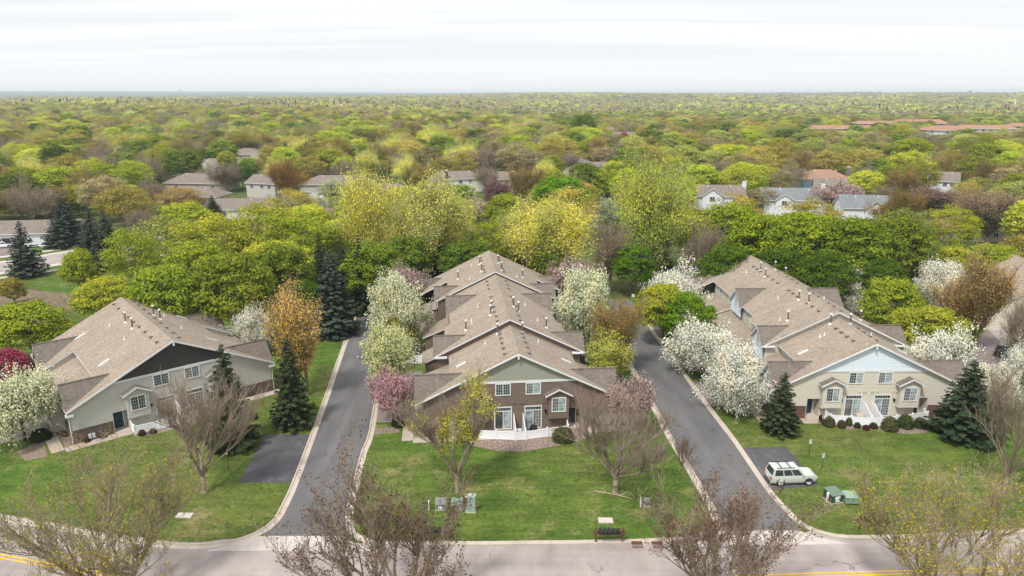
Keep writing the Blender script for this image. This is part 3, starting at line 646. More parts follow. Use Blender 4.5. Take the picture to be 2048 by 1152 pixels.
roof_bits(TR, ZR[0], [(-1.2, 8.2), (1.2, 8.2)], FLUE, 'flue_pipe'); roof_bits(TR, ZR[1], [(-4.6, 12.4), (4.6, 12.4), (-1.2, 14.6), (-1.6, 16.7), (-1.6, 28.9), (-1.2, 32), (1.4, 29), (1.2, 32.5)], FLUE, 'flue_pipe')
roof_bits(TR, ZR[0], [(-2.7, 6.2), (-3.2, 6.2), (2.9, 6.3)], PIPE, 'vent_pipe'); roof_bits(TR, ZR[1], [(-3.1, 19.7), (-2.8, 33.6), (-5.2, 13.4), (3.3, 20)], PIPE, 'vent_pipe')
for x in (-5.8, 5.8): plane_item(TR, x, 4.5, ZR[0], 1.1, .32, 'skylight', ['clear_lamp', 'trim'])
# left block: one roof, a garage recess on each side
ZL = 9.0
TL = row_house('grey townhouse block with a dark brown gable, turned towards the left drive', (-37.3, 73.6), 40.9,
    [(-.4, 22.2, ZL, [(10.95, -.4, 4.2), (7.4, 4.2, 14.4), (10.95, 14.4, 22.2)])],
    [(10.95, 1.85, 2.1, 6.0, 3.68, ZL, 1, 1.2), (10.95, 17.9, 2.3, 6.0, 3.68, ZL, 1, 1.2)],
    [(4.1, 14.5, 7.0, 4.7, 12.2, 2.55)],
    [], [(10.6, 0, 4.0, 0, 3.5), (7.05, 4.1, 14.5, 3.8, 5.3), (10.6, 14.6, 22, 0, 3.5)], None, CL, GRP)
front_facade(TL, ZL, CL)
siding('back_wall', (0, 21.95, 0), (-1, 0, 0), (0, 1, 0), lambda z: (-min(10.6, (ZL - .2 - z) / K), min(10.6, (ZL - .2 - z) / K)), 0, ZL - .25, 'siding_grey', TL)
for s in (-1, 1):
    siding('recess_wall', (0, 14.6, 0), (1, 0, 0), (0, -1, 0), (lambda z: (7.1, min(10.6, (ZL - .2 - z) / K))) if s > 0 else (lambda z: (-min(10.6, (ZL - .2 - z) / K), -7.1)), 2.5, 5.45, 'siding_grey', TL)
roof_bits(TL, ZL, [(s * 1.15, y) for s in (-1, 1) for y in (1.7, 3.9, 6.3, 8.8, 11.2, 13.7, 16.0, 18.5, 21.0)], VENT, 'roof_vent')
roof_bits(TL, ZL, [(-1.7, 12.8), (-1.7, 9.7), (1.9, 11.6), (1.7, 13.6)], FLUE, 'flue_pipe'); roof_bits(TL, ZL, [(-3.1, 14.7), (-3.0, 8.1), (3.3, 8.3), (3.1, 14.5)], PIPE, 'vent_pipe')
for x, y in ((-5.9, 5.4), (-6.0, 17.4), (5.9, 5.4), (5.9, 17.4)): plane_item(TL, x, y, ZL, 1.15, .34, 'skylight', ['clear_lamp', 'trim'])
# roof of the next row, cut by the right edge
row_house('taupe roofed townhouse row cut by the right edge of the picture', (83.5, 103), -4.0,
    [(-.4, 20, 8.9, [(10.95, -.4, 4.2), (7.4, 4.2, 14.4), (10.95, 14.4, 20)])], [(10.95, 1.85, 2.1, 6.0, 3.68, 8.9, 1, 1.2), (10.95, 17.0, 2.1, 6.0, 3.68, 8.9, 1, 1.2)],
    [(4.1, 14.5, 7.0, 4.7, 11.6, 2.7)], [(0.0, 0, 8.9, 10.6, None)], [(10.6, 0, 4.0, 0, 3.5), (7.05, 4.1, 14.5, 3.8, 5.3), (10.6, 14.6, 20, 0, 3.5)], None, CR, GRP)
# ------------------------------------------------------------------ houses among the trees
FOOT = [(.65, 92, 26), (39.6, 93, 24), (-44, 82, 17), (83.5, 112, 16)]
def house(label, px, py, w_, d_, rz, wall='siding_white', roof='shingle_far', hip=False, hwall=2.9, rise=1.9, chim=None, win=((-.6, 1), (.1, 1), (.6, 1)), garage=None, gx=None, cat='house', floors=1, group=None, name='house', eave=.5):
    """px,py: where the middle of the front eave shows in the photograph"""
    x, y = G(px, py, hwall); z0 = float(terrain(x, y)) if math.hypot(x, y) > 380 else 0
    if z0: x, y = G(px, py, hwall + z0)
    T = thing(name, label, cat, (x, y, z0), rad(rz), group); FOOT.append((x, y + d_ / 2, max(w_, d_) * .6))
    m = MB(); m.box((-w_ / 2, 0, -1), (w_ / 2, d_, hwall)); m.obj('wall', wall, T)
    e = eave; zr = hwall + rise; hx = (d_ / 2 + e) if hip else 0
    A = (-w_ / 2 - e, -e, hwall - .1); B = (w_ / 2 + e, -e, hwall - .1); C_ = (w_ / 2 + e, d_ + e, hwall - .1); D = (-w_ / 2 - e, d_ + e, hwall - .1)
    if w_ >= d_ or not hip:
        r0 = (-w_ / 2 - e + hx, d_ / 2, zr); r1 = (w_ / 2 + e - hx, d_ / 2, zr)
        for P in ([A, B, r1, r0], [C_, D, r0, r1]): mm = MB(); mm.prism(P, .18, 0, 1); mm.obj('roof', [roof, 'trim'], T)
        if hip:
            for P in ([B, C_, r1], [D, A, r0]): mm = MB(); mm.prism(P, .18, 0, 1); mm.obj('roof', [roof, 'trim'], T)
        else:
            for s in (-1, 1): mm = MB(); P = [(s * w_ / 2, 0, hwall), (s * w_ / 2, d_, hwall), (s * w_ / 2, d_ / 2, zr - .3)]; mm.prism(P, .06, 0, 0, (s, 0, 0)); mm.obj('gable', wall, T)
    if gx is not None:      # a cross gable that looks to the front
        for (g0, gw, gr) in gx:
            for t in (-1, 1):
                P = [(g0, -1.2, hwall + gr), (g0 + t * (gw / 2 + .4), -1.2, hwall), (g0 + t * (gw / 2 + .4), d_ / 2, hwall), (g0, d_ / 2, hwall + gr)]
                if t > 0: P = P[::-1]
                P = P[::-1]
                mm = MB(); mm.prism(P[::-1] if (Vector(P[1]) - Vector(P[0])).cross(Vector(P[2]) - Vector(P[0])).z < 0 else P, .18, 0, 1); mm.obj('cross_gable_roof', [roof, 'trim'], T)
            mm = MB(); mm.prism([(g0 - gw / 2, -.8, -.5), (g0 + gw / 2, -.8, -.5), (g0 + gw / 2, -.8, hwall), (g0, -.8, hwall + gr - .2), (g0 - gw / 2, -.8, hwall)], .8, 0, 0, (0, 1, 0)); mm.obj('gable', wall, T)
            window(T, (g0 - .8, -.83, hwall - 1.5), (1, 0, 0), (0, -1, 0), 1.6, 1.4, grid=(0, 0))
    for fx, fl in win:
        zz = 1.0 if fl == 1 and floors == 1 else (hwall - 1.9 if fl == 2 or floors == 2 else 1.0)
        window(T, (fx * w_ / 2 - .7, -.02, zz), (1, 0, 0), (0, -1, 0), 1.4, 1.3, grid=(0, 0), trim='trim')
    window(T, (w_ / 2 + .02, d_ * .4, hwall - 1.9), (0, 1, 0), (1, 0, 0), 1.2, 1.2, grid=(0, 0)); window(T, (-w_ / 2 - .02, d_ * .6, hwall - 1.9), (0, -1, 0), (-1, 0, 0), 1.2, 1.2, grid=(0, 0))
    if garage is not None:
        mm = MB(); mm.box((garage - 2.5, -.06, -1), (garage + 2.5, -.005, 2.2)); mm.obj('garage_door', 'garage_dark', T)
    if chim:
        cxx, cy, ch, cm = chim; mm = MB(); mm.box((cxx - .55, cy - .45, -1), (cxx + .55, cy + .45, ch)); c = mm.obj('chimney', cm, T)
        mm = MB(); mm.box((cxx - .65, cy - .55, ch), (cxx + .65, cy + .55, ch + .12)); mm.obj('chimney_cap', 'cap_white', c)
    mm = MB()
    for q in (-.3, .35): mm.tube((q * w_ * .7, d_ * .38, zr - rise * .3), (q * w_ * .7, d_ * .38, zr + .1), .12, n=6)
    mm.obj('vent_pipe', 'cap_white', T, kind='stuff')
    return T
house('white house with a brick chimney and a dark garage behind the far left street', 38, 466, 27, 9, 8, 'siding_white', hwall=3.4, rise=2.3, chim=(9.5, -.35, 6.3, 'chimney_brick'), win=((-.35, 1), (.78, 1), (-.1, 1)), garage=-2)
house('long dark grey hip roofed house behind the olive tree at left', 388, 366, 24, 11, -8, 'siding_tan', 'shingle_far', True, 3, 3.0, chim=(8, 1.5, 6.2, 'chimney_brick'))
house('low taupe roofed house in front of the long dark grey one at left', 372, 392, 20, 10, -6, 'siding_tan', 'shingle_far', True, 3, 2.4)
house('white walled house with a light brown roof beside the lone spruce at left', 462, 418, 20, 10, 6, 'siding_white', 'shingle_far', False, 3, 2.4, win=((-.2, 1), (.5, 1)))
house('grey house with a white balcony beside the bronze maple', 520, 366, 12, 10, -20, 'siding_grey', 'shingle_far', False, 5.2, 2.3, floors=2)
house('tan two storey house with a low hip roof under pale yellow trees', 484, 309, 18, 14, -6, 'siding_tan', 'shingle_far', True, 5, 2.8, floors=2, win=((-.6, 2), (-.1, 2), (.4, 2), (.8, 2)))
house('grey hip roofed house right behind a white blossom tree, far left', 412, 332, 16, 12, -10, 'siding_grey', 'shingle_far', True, 3, 3)
house('long taupe roofed house with a carport end, left of the centre', 672, 368, 26, 12, 4, 'siding_grey', 'shingle_far', True, 3.2, 2.6, win=((.5, 1), (.8, 1), (0, 1)))
house('brown roofed house half hidden behind the bright yellow trees', 752, 384, 24, 10, 2, 'siding_tan', 'shingle_far', True, 3, 2.2)
house('white house with a brick chimney and a grey garage left of the bronze tree', 915, 357, 22, 11, 14, 'siding_white', 'shingle_far', True, 5, 2.2, chim=(-4, .2, 8, 'chimney_brick'), floors=2, win=((-.75, 2), (.1, 2), (.45, 2)), garage=3)
house('low grey roofed house with a brick chimney beside the bronze tree', 1008, 358, 18, 11, 8, 'siding_tan', 'shingle_far', True, 3, 2.4, chim=(3.5, .5, 5.8, 'chimney_brick'))
house('grey hip roofed house behind bare trees, right of the bright green tree', 1192, 342, 26, 13, 4, 'siding_grey', 'shingle_far', True, 3.6, 3.2)
house('white fronted house between the bare trees above the bright green tree', 1148, 327, 14, 10, -10, 'siding_white', 'shingle_far', True, 5, 2, floors=2)
house('white two storey house beside the magenta crabapple', 1248, 271, 17, 11, 8, 'siding_white', 'shingle_far', False, 5.2, 2.2, floors=2, win=((-.6, 2), (0, 2), (.6, 2)))
house('cream house standing just behind the white one by the magenta tree', 1222, 259, 15, 11, 4, 'siding_tan', 'shingle_far', True, 5, 2, floors=2)
house('white house with a double front gable right of the tall pale green tree', 1440, 392, 15, 9, -4, 'siding_white', 'shingle_far', False, 5.4, 2.8, chim=(7.8, 4, 9.2, 'siding_white'), floors=2, gx=((-2.4, 6, 2.4),), win=((.6, 2),))
house('slate roofed white house with one front gable, right of the bronze tree', 1592, 400, 18, 10, -5, 'siding_white', 'shingle_slate', False, 4.6, 3.0, chim=(8.6, 4, 8.8, 'siding_white'), floors=2, gx=((-3.5, 5, 1.8),), win=((.3, 2),))
house('blue walled house with a rust brown hip roof', 1655, 357, 17, 11, -4, 'siding_blue', 'shingle_rust', True, 4.6, 2.8, chim=(8.7, 4, 8.4, 'metal_grey'), floors=2)
house('small grey roofed house in front of the rust brown roof', 1672, 377, 13, 9, -16, 'siding_tan', 'shingle_far', False, 4.2, 3.0, floors=2, gx=((-3, 5, 1.6),))
house('dark slate roofed house with a white front gable behind the pink trees', 1738, 416, 13, 9, -8, 'siding_white', 'shingle_slate', False, 4.6, 3, floors=2, gx=((1.5, 5, 2.0),), win=())
house('white house with a tall white chimney among the trees at right', 1888, 362, 9, 12, -30, 'siding_white', 'shingle_far', False, 5.0, 2.8, chim=(-4.8, 2, 9, 'siding_white'), floors=2)
house('slate grey roofed house with a white van beside it', 1512, 322, 17, 11, -6, 'siding_grey', 'shingle_slate', False, 3, 2.4)
house('pale roofed house left of the slate roofed one on the right', 1374, 318, 13, 10, -22, 'siding_white', 'shingle_far', False, 3, 2.2)
house('narrow blue-grey house glimpsed under the tall pale green tree', 1288, 457, 5.5, 6, -8, 'siding_blue', 'shingle_far', False, 6.5, 1.6, floors=2, win=((0, 2),))
house('brown roofed house between the white blossom and the tall pale tree', 1208, 432, 12, 9, -4, 'siding_tan', 'shingle_rust', False, 3, 2.2)
house('pale pinkish roofed house behind the yellow dome tree on the right', 1985, 458, 22, 10, -3, 'siding_tan', 'shingle_rust', True, 3.2, 2.6)
house('low tan roofed house near the right edge of the picture', 2030, 274, 26, 13, -5, 'siding_tan', 'shingle_far', True, 3, 3)
house('grey roofed house among bare trees at the far left centre', 575, 323, 16, 11, 3, 'siding_tan', 'shingle_far', True, 3, 2.6)
def apartment(label, px, py, w_, d_, rz, wall, nb=8, h=8.4, roof='shingle_orange', rise=2.6):
    x, y = G(px, py, h - 6); z0 = float(terrain(x, y)); x, y = G(px, py, h + z0)
    T = thing('apartment_block', label, 'apartment block', (x, y, z0), rad(rz), 'orange roofed apartment blocks'); FOOT.append((x, y + d_ / 2, max(w_ * .45, d_)))
    FOOT.append((x - w_ * .35, y + d_ / 2, 14)); FOOT.append((x + w_ * .35, y + d_ / 2, 14))
    m = MB(); m.box((-w_ / 2, 0, -6), (w_ / 2, d_, h)); m.obj('wall', wall, T)
    A = (-w_ / 2 - 1, -1, h); B = (w_ / 2 + 1, -1, h); C_ = (w_ / 2 + 1, d_ + 1, h); D = (-w_ / 2 - 1, d_ + 1, h); r0 = (-w_ / 2 + 4, d_ / 2, h + rise); r1 = (w_ / 2 - 4, d_ / 2, h + rise)
    for P in ([A, B, r1, r0], [C_, D, r0, r1], [B, C_, r1], [D, A, r0]): mm = MB(); mm.prism(P, .3, 0, 1); mm.obj('roof', [roof, 'trim'], T)
    for i in range(nb):
        for k in range(3):
            u = -w_ / 2 + w_ * (i + .5) / nb; z = h - 2.3 - k * 2.8
            mm = MB(); mm.box((u - 1.0, -.12, z), (u + 1.0, -.01, z + 1.5)); mm.obj('window', 'glass', T)
    for s in (-1, 1):
        for k in range(3): mm = MB(); mm.box((s * (w_ / 2 + .06) - .05, d_ * .4, h - 2.3 - k * 2.8), (s * (w_ / 2 + .06) + .05, d_ * .4 + 1.2, h - .9 - k * 2.8)); mm.obj('window', 'glass', T)
apartment('long tan apartment block with an orange roof, leftmost of the complex', 1685, 257, 58, 15, -7, 'siding_tan', 12)
apartment('tan apartment block with an orange roof just behind the leftmost one', 1758, 247, 46, 16, -3, 'siding_tan', 8)
apartment('wide orange roof of the apartment block in the middle of the complex', 1850, 247, 54, 22, 4, 'siding_tan', 9, rise=4)
apartment('white walled apartment block with an orange roof, nearest of the complex', 1915, 260, 28, 24, 24, 'siding_white', 5, h=10, rise=3)
apartment('white walled apartment block at the right end of the complex', 1975, 257, 44, 15, -12, 'siding_white', 8, h=10)
apartment('orange roofed block cut by the right edge of the picture', 2062, 252, 30, 18, 0, 'siding_tan', 5)
def far_block(name, label, cat, px, py, w_, d_, h, mat, base=None):
    for _ in range(1): pass
    x, y = G(px, py, base if base is not None else -6); z0 = float(terrain(x, y))
    for _ in range(6): x, y = G(px, py, z0 + h); z0 = float(terrain(x, y)) * .5 + z0 * .5
    T = thing(name, label, cat, (x, y, z0)); m = MB(); m.box((-w_ / 2, 0, -5), (w_ / 2, d_, h)); m.obj('wall', mat, T)
    m = MB(); m.box((-w_ / 2 - .5, -.5, h), (w_ / 2 + .5, d_ + .5, h + .7)); m.obj('roof', 'cap_white', T); FOOT.append((x, y, w_ * .6))
    m = MB(); m.box((-w_ * .42, -.3, h * .25), (w_ * .42, -.02, h * .6)); m.obj('window', 'glass_blind', T)
    return T
far_block('church_building', 'long white building far off in the woods, left of the schoolyard', 'building', 944, 229, 22, 14, 7, 'siding_white')
far_block('school_building', 'pale low building far off beside pink trees in the middle distance', 'building', 1040, 226, 30, 18, 6, 'siding_white')
far_block('school_building', 'small pinkish building right of the pale low one far off', 'building', 1090, 231, 26, 15, 7, 'siding_tan')
far_block('warehouse', 'white warehouse on the hazy horizon at far left', 'warehouse', 34, 178.5, 420, 200, 20, 'cap_white', 30)
far_block('warehouse', 'small pale warehouse on the horizon right of the white one', 'warehouse', 288, 181, 150, 80, 14, 'siding_white', 30)
def water_tower(label, px, pyb, d, h):
    X = (px - 1024) / FPX * d; z0 = float(terrain(X, d)); T = thing('water_tower', label, 'water tower', (X, d, z0))
    m = MB(); m.lathe([(h * .07, -5), (h * .05, h * .6)], 10); m.obj('shaft', 'siding_grey', T)
    m = MB(); m.lathe([(h * .05, h * .6), (h * .26, h * .78), (h * .28, h * .9), (h * .12, h)], 14); m.obj('tank', 'siding_grey', T)
water_tower('hazy water tower on the ridge at right', 1908, 184, 3700, 32)
water_tower('hazy water tower on the far horizon at left', 383, 178, 9000, 55)
x, y = G(2029, 214, 0); T = thing('church_spire', 'thin white steeple rising from the woods at the right edge', 'steeple', (x, y, float(terrain(x, y))))
m = MB(); m.box((-2, -2, 0), (2, 2, 14)); m.obj('tower', 'siding_white', T); m = MB(); m.lathe([(2.2, 14), (.1, 27)], 8); m.obj('spire', 'cap_white', T)
for i, px in enumerate((10, 14)):
    x, y = G(px, 232, 0); x, y = (px - 1024) / FPX * 900, 880; z0 = float(terrain(x, y))
    T = thing('power_pylon', 'brown lattice mast at the far left, %s of the two' % ('left' if i == 0 else 'right'), 'mast', (x, y, z0))
    m = MB()
    for s in (-1, 1):
        for t in (-1, 1): m.tube((s * 1.2, t * 1.2, 0), (s * .3, t * .3, 27), .18, n=4)
    m.obj('leg_frame', 'rust', T); m = MB(); [m.tube((-1.2, 0, z), (1.2, 0, z), .15, n=4) for z in (20, 23, 26)]; m.obj('cross_arm', 'rust', T)

# ------------------------------------------------------------------ tree kit
def quads_mesh(name, C, S, mats, tone, Nrm=None, asp=1.0, seg=None, segmat=1, rng=NR):
    """C: centres, S: half sizes, one quad each, random tilt (or about Nrm); seg=(P0,P1,R0,R1) adds thin 3-sided branches"""
    n = len(C); V = np.zeros((0, 3)); F = np.zeros((0, 4), int); tn = np.zeros(0)
    if n:
        d = rng.normal(size=(n, 3)); d /= np.linalg.norm(d, axis=1)[:, None]
        if Nrm is not None: d = d * .42 + Nrm; d /= np.linalg.norm(d, axis=1)[:, None]
        a = np.cross(d, rng.normal(size=(n, 3))); a /= np.linalg.norm(a, axis=1)[:, None]; b = np.cross(d, a)
        s = np.asarray(S)[:, None] if np.ndim(S) else S
        V = np.stack([C - a * s - b * s * asp, C + a * s - b * s * asp * .6, C + a * s * .8 + b * s * asp, C - a * s * .7 + b * s * asp], 1).reshape(-1, 3)
        F = np.arange(4 * n).reshape(n, 4); tn = np.asarray(tone)
    mi = np.zeros(n, int)
    if seg is not None:
        P0, P1, R0, R1 = seg; k = len(P0); d = P1 - P0; d /= np.linalg.norm(d, axis=1)[:, None] + 1e-9
        a = np.cross(d, np.array([.31, .2, .93])); a /= np.linalg.norm(a, axis=1)[:, None] + 1e-9; b = np.cross(d, a)
        vs_ = []
        ns = 3
        for P, Rr in ((P0, R0), (P1, R1)):
            for i in range(ns): t = 2 * math.pi * i / ns; vs_.append(P + (a * math.cos(t) + b * math.sin(t)) * Rr[:, None])
        W_ = np.stack(vs_, 1).reshape(-1, 3); base = len(V); o = base + np.arange(k)[:, None] * 6
        f2 = np.concatenate([np.concatenate([o + i, o + (i + 1) % 3, o + 3 + (i + 1) % 3, o + 3 + i], 1) for i in range(3)], 0)
        V = np.concatenate([V, W_]); F = np.concatenate([F, f2]) if n else f2; mi = np.concatenate([mi, np.full(len(f2), segmat)]); tn = np.concatenate([tn, np.full(len(f2), .5)])
    me = bpy.data.meshes.new(name); me.vertices.add(len(V)); me.vertices.foreach_set('co', V.ravel())
    me.loops.add(F.size); me.loops.foreach_set('vertex_index', F.ravel().astype(np.int32)); me.polygons.add(len(F))
    me.polygons.foreach_set('loop_start', (np.arange(len(F)) * 4).astype(np.int32)); me.polygons.foreach_set('material_index', mi.astype(np.int32))
    for m_ in mats: me.materials.append(M[m_])
    at = me.attributes.new('tone', 'FLOAT', 'FACE'); at.data.foreach_set('value', tn.astype(np.float32))
    me.update(calc_edges=True); return me
def skeleton(seed, H=10., crown=4., fork=.25, levels=4, nlimb=6, spread=.75, up=.35, r0=.17, twigs=5, wob=.18, excurrent=False, rmin=.012, ratio=.62, ll=1.0):
    """grow a tree; returns trunk segments, crown segments and twig end points with directions"""
    r = random.Random(seed); segs = []; ends = []
    def grow(p, d, L_, rr, lv):
        n = (8 if ll > 1 else 5) if lv <= 1 else (4 if ll > 1 and lv == 2 else 3); q = Vector(p); dd = Vector(d).normalized(); stp = L_ / n; ra = rr
        for i in range(n):
            dd = (dd + Vector((r.gauss(0, wob), r.gauss(0, wob), r.gauss(0, wob * .6) + up * .22))).normalized()
            nq = q + dd * stp; rb = max(rr * (1 - .62 * (i + 1) / n), rmin); segs.append((tuple(q), tuple(nq), ra, rb, lv)); 
            if lv < levels and i >= ((3 if ll > 1 else 1) if lv <= 1 else (1 if ll > 1 and lv == 2 else 0)):
                nc = 2 if lv < levels - 1 else twigs
                for _ in range(nc):
                    ax = dd.orthogonal().normalized(); ax.rotate(__import__('mathutils').Quaternion(dd, r.uniform(0, 6.283)))
                    cdv = (dd * r.uniform(.7, 1.1) + ax * r.uniform(.6, 1.0) * spread * (.85 if ll > 1 else 1.25) + Vector((0, 0, up * (1.3 if ll > 1 else .4)))).normalized()
                    grow(q.lerp(nq, r.random()), cdv, L_ * ratio * r.uniform(.7, 1.15), max(rb * .62, rmin), lv + 1)
            q = nq; ra = rb
        if lv >= levels - 1: ends.append((tuple(q), tuple(dd)))
    zt = H * fork; tr = []
    top = H * (.86 if excurrent else fork); n = 10 if excurrent else 4; q = Vector((0, 0, -.3)); 
    for i in range(n):
        nq = Vector((r.gauss(0, .05) * (i > 0), r.gauss(0, .05) * (i > 0), -.3 + (top + .3) * (i + 1) / n)); ra = r0 * (1 + .35 * (i == 0)) * (1 - .75 * i / n * (1 if excurrent else .25)); rb = r0 * (1 - .75 * (i + 1) / n * (1 if excurrent else .25))
        tr.append((tuple(q), tuple(nq), ra, rb, 0))
        if excurrent and nq.z > zt:
            for _ in range(3):
                a = r.uniform(0, 6.283); t = (nq.z - zt) / (H - zt); L_ = crown * (1.02 - .55 * t) * r.uniform(.6, .95)
                grow(tuple(q.lerp(nq, r.random())), (math.cos(a) * spread, math.sin(a) * spread, .55 + .7 * t), L_, rb * .5, 1)
        q = nq
    if not excurrent:
        for i in range(nlimb):
            a = 6.283 * (i + r.uniform(-.3, .3)) / nlimb; t = spread * r.uniform(.55, 1.15) * (1 if i else .1)
            L_ = ll * (H * (1 - fork)) * r.uniform(.62, .8) * (1.0 if t < .6 else .9)
            grow(tuple(q - Vector((0, 0, r.uniform(0, .12) * H * .5))), (math.cos(a) * t, math.sin(a) * t, 1), L_, r0 * r.uniform(.45, .62), 1)
    return tr, segs, ends
def seg_arr(s): a = np.array([x[0] for x in s]); b = np.array([x[1] for x in s]); return a, b, np.array([x[2] for x in s]), np.array([x[3] for x in s])
def fit(tr, segs, ends, H, W_):
    """scale a grown skeleton so that it is H high and W wide"""
    E = np.array([x[1] for x in segs]); zmax = np.percentile(E[:, 2], 99.5); rad_ = np.percentile(np.hypot(E[:, 0], E[:, 1]), 98)
    sx = W_ / 2 / rad_; sz = H / zmax; S = lambda p: (p[0] * sx, p[1] * sx, p[2] * sz)
    return [(S(a), S(b), c, d, e) for a, b, c, d, e in tr], [(S(a), S(b), c, d, e) for a, b, c, d, e in segs], [(S(a), b) for a, b in ends]
def trunk_mesh(name, tr, mat):
    m = MB()
    for a, b, c, d, _ in tr: m.tube(a, b, c, d, 7, cap=False)
    return m.mesh(name, [mat], uv=False, smooth=True)
KIT = {}
def kit_leafy(key, seed, H=10, W_=9, fork=.18, nclump=130, per=55, leaf=.17, shape='dome', base=.22, mat='leaf', bark='bark', lumps=7, clump_r=.95, airy=0.0):
    rng = np.random.default_rng(seed); tr, sg, en = fit(*skeleton(seed, H, W_ / 2, fork, 2, 6, .7, .3, .19, 2), H * .86, W_ * .8)
    # lumpy crown: a main ellipsoid whose radius varies in big lobes
    dirs = rng.normal(size=(lumps, 3)); dirs /= np.linalg.norm(dirs, axis=1)[:, None]; amp = rng.uniform(-.1, .26, lumps)
    C = []; T_ = []; Nn_ = []; S_ = []
    zc = H * (base + (1 - base) * .46); rz_ = H - zc; rzd = zc - H * base
    for i in range(nclump):
        while True:
            d = rng.normal(size=3); d /= np.linalg.norm(d)
            if d[2] > -.75: break
        f = 1 + sum(a * max(0, d @ q) ** 3 for a, q in zip(amp, dirs))
        rr = rng.uniform(.45, 1.0) ** (.5 if airy == 0 else .8)
        if shape == 'oval': hw = W_ / 2 * (1 - .25 * max(0, d[2]) ** 2)
        else: hw = W_ / 2
        c = np.array([d[0] * hw, d[1] * hw, d[2] * (rz_ if d[2] > 0 else rzd)]) * f * rr * .88 + np.array([0, 0, zc])
        cr_ = clump_r * rng.uniform(.65, 1.3); n = int(per * rng.uniform(.6, 1.3))
        u = rng.normal(size=(n, 3)); u /= np.linalg.norm(u, axis=1)[:, None]; u[:, 2] = np.where(rng.random(n) < .7, np.abs(u[:, 2]), u[:, 2])
        P = c + u * np.array([cr_, cr_, cr_ * .62]) * rng.uniform(.55, 1.12, (n, 1))
        C.append(P); Nn_.append(u * .9 + np.array([0, 0, .35])); t = np.clip(rng.normal(.5, .2) + .15 * (c[2] - zc) / rz_, 0, 1); T_.append(np.clip(rng.normal(t, .12, n), 0, 1)); S_.append(rng.uniform(.7, 1.35, n) * leaf)
    C = np.concatenate(C); me = quads_mesh(key + '_crown', C, np.concatenate(S_), [mat, bark], np.concatenate(T_), np.concatenate(Nn_), seg=seg_arr(sg), rng=rng)
    KIT[key] = (me, trunk_mesh(key + '_trunk', tr, bark), H, W_)
def kit_twig(key, seed, H=10, W_=9, fork=.25, levels=4, nlimb=7, spread=.75, up=.35, r0=.2, twigs=4, leaves=0, leaf=.07, mat='leaf', bark='bark', jit=.25, excurrent=False, rmin=.012, wob=.16, ratio=.62, clumpy=.0, along=0.0, upper=1.0, ll=1.0):
    rng = np.random.default_rng(seed); tr, sg, en = fit(*skeleton(seed, H, W_ / 2, fork, levels, nlimb, spread, up, r0, twigs, wob, excurrent, rmin, ratio, ll), H, W_)
    C = np.zeros((0, 3)); S_ = np.zeros(0); T_ = np.zeros(0); Nn_ = None
    if leaves:
        E = np.array([e[0] for e in en]); 
        fine = [s for s in sg if s[4] >= levels - 1]
        if along: A = np.array([s[0] for s in fine]); B = np.array([s[1] for s in fine]); E = np.concatenate([E, A + (B - A) * rng.random((len(A), 1))])
        if clumpy:      # leaves only on part of the crown
            ph = rng.normal(size=(4, 3)) * .9; v = sum(np.sin(E @ p + i) for i, p in enumerate(ph)); keep = v > clumpy; E = E[keep]
        idx = rng.integers(0, len(E), leaves); C = E[idx] + rng.normal(size=(leaves, 3)) * jit; S_ = rng.uniform(.6, 1.4, leaves) * leaf; 
        ph = rng.normal(size=3) * .8; T_ = np.clip(.5 + .25 * np.sin(C @ ph) + rng.normal(0, .12, leaves) + .12 * (C[:, 2] / H - .5), 0, 1)
    me = quads_mesh(key + '_crown', C, S_, [mat, bark], T_, None, seg=seg_arr(sg), rng=rng)
    KIT[key] = (me, trunk_mesh(key + '_trunk', tr, bark), H, W_)
def kit_spruce(key, seed, H=10, W_=5, lv=26, dens=1.0, gap=0.0):
    rng = np.random.default_rng(seed); C = []; Nn_ = []; T_ = []; S_ = []; sg = []
    for i in range(lv):
        t = i / lv; z = H * (.05 + .93 * t); R_ = W_ / 2 * (1 - t) ** .82 * (1 if t > .1 else .8 + 2 * t) + .1; nb = max(4, int((6 + 8 * (1 - t)) * dens))
        for k in range(nb):
            if rng.random() < gap: continue
            a = 6.283 * (k + rng.random()) / nb; L_ = R_ * rng.uniform(.66, 1.14); n = max(5, int(L_ * 30)); s = rng.random(n) ** .7
            dr = np.array([math.cos(a), math.sin(a), 0]); side = np.array([-math.sin(a), math.cos(a), 0])
            zz = z - .32 * L_ * s + .22 * L_ * s ** 2.4; wd = .26 * L_ * (1 - s * .75)
            off = rng.uniform(-1, 1, n) * wd
            P = dr * (L_ * s)[:, None] + side * off[:, None]; P[:, 2] += zz - np.abs(off) * .25 + rng.normal(0, .05, n)
            C.append(P); Nn_.append(np.tile(dr * .5 + np.array([0, 0, .8]), (n, 1))); T_.append(np.clip(rng.normal(.35 + .3 * s, .12), 0, 1)); S_.append(rng.uniform(.05, .105, n) * (1.25 - .5 * t)); sg.append(((0, 0, z), tuple(dr * L_ * .8 + np.array([0, 0, z - .12 * L_])), .03, .01, 1))
    C = np.concatenate(C); me = quads_mesh(key + '_crown', C, np.concatenate(S_), ['needle', 'bark_dark'], np.concatenate(T_), np.concatenate(Nn_), 1.35, seg=seg_arr(sg), rng=rng)
    KIT[key] = (me, trunk_mesh(key + '_trunk', [((0, 0, -.3), (0, 0, H * .5), .17, .1, 0), ((0, 0, H * .5), (0, 0, H * .97), .1, .02, 0)], 'bark_dark'), H, W_)
def kit_blossom(key, seed, H=6, W_=7, n=32000, mat='blossom', leaf=.052, up=.25, spread=.95, levels=4):
    kit_twig(key, seed, H, W_, .27, levels, 9, spread * 1.25, up * .6, .13, 3, n, leaf, mat, 'bark_dark', .17, rmin=.012, wob=.2, along=1.0)
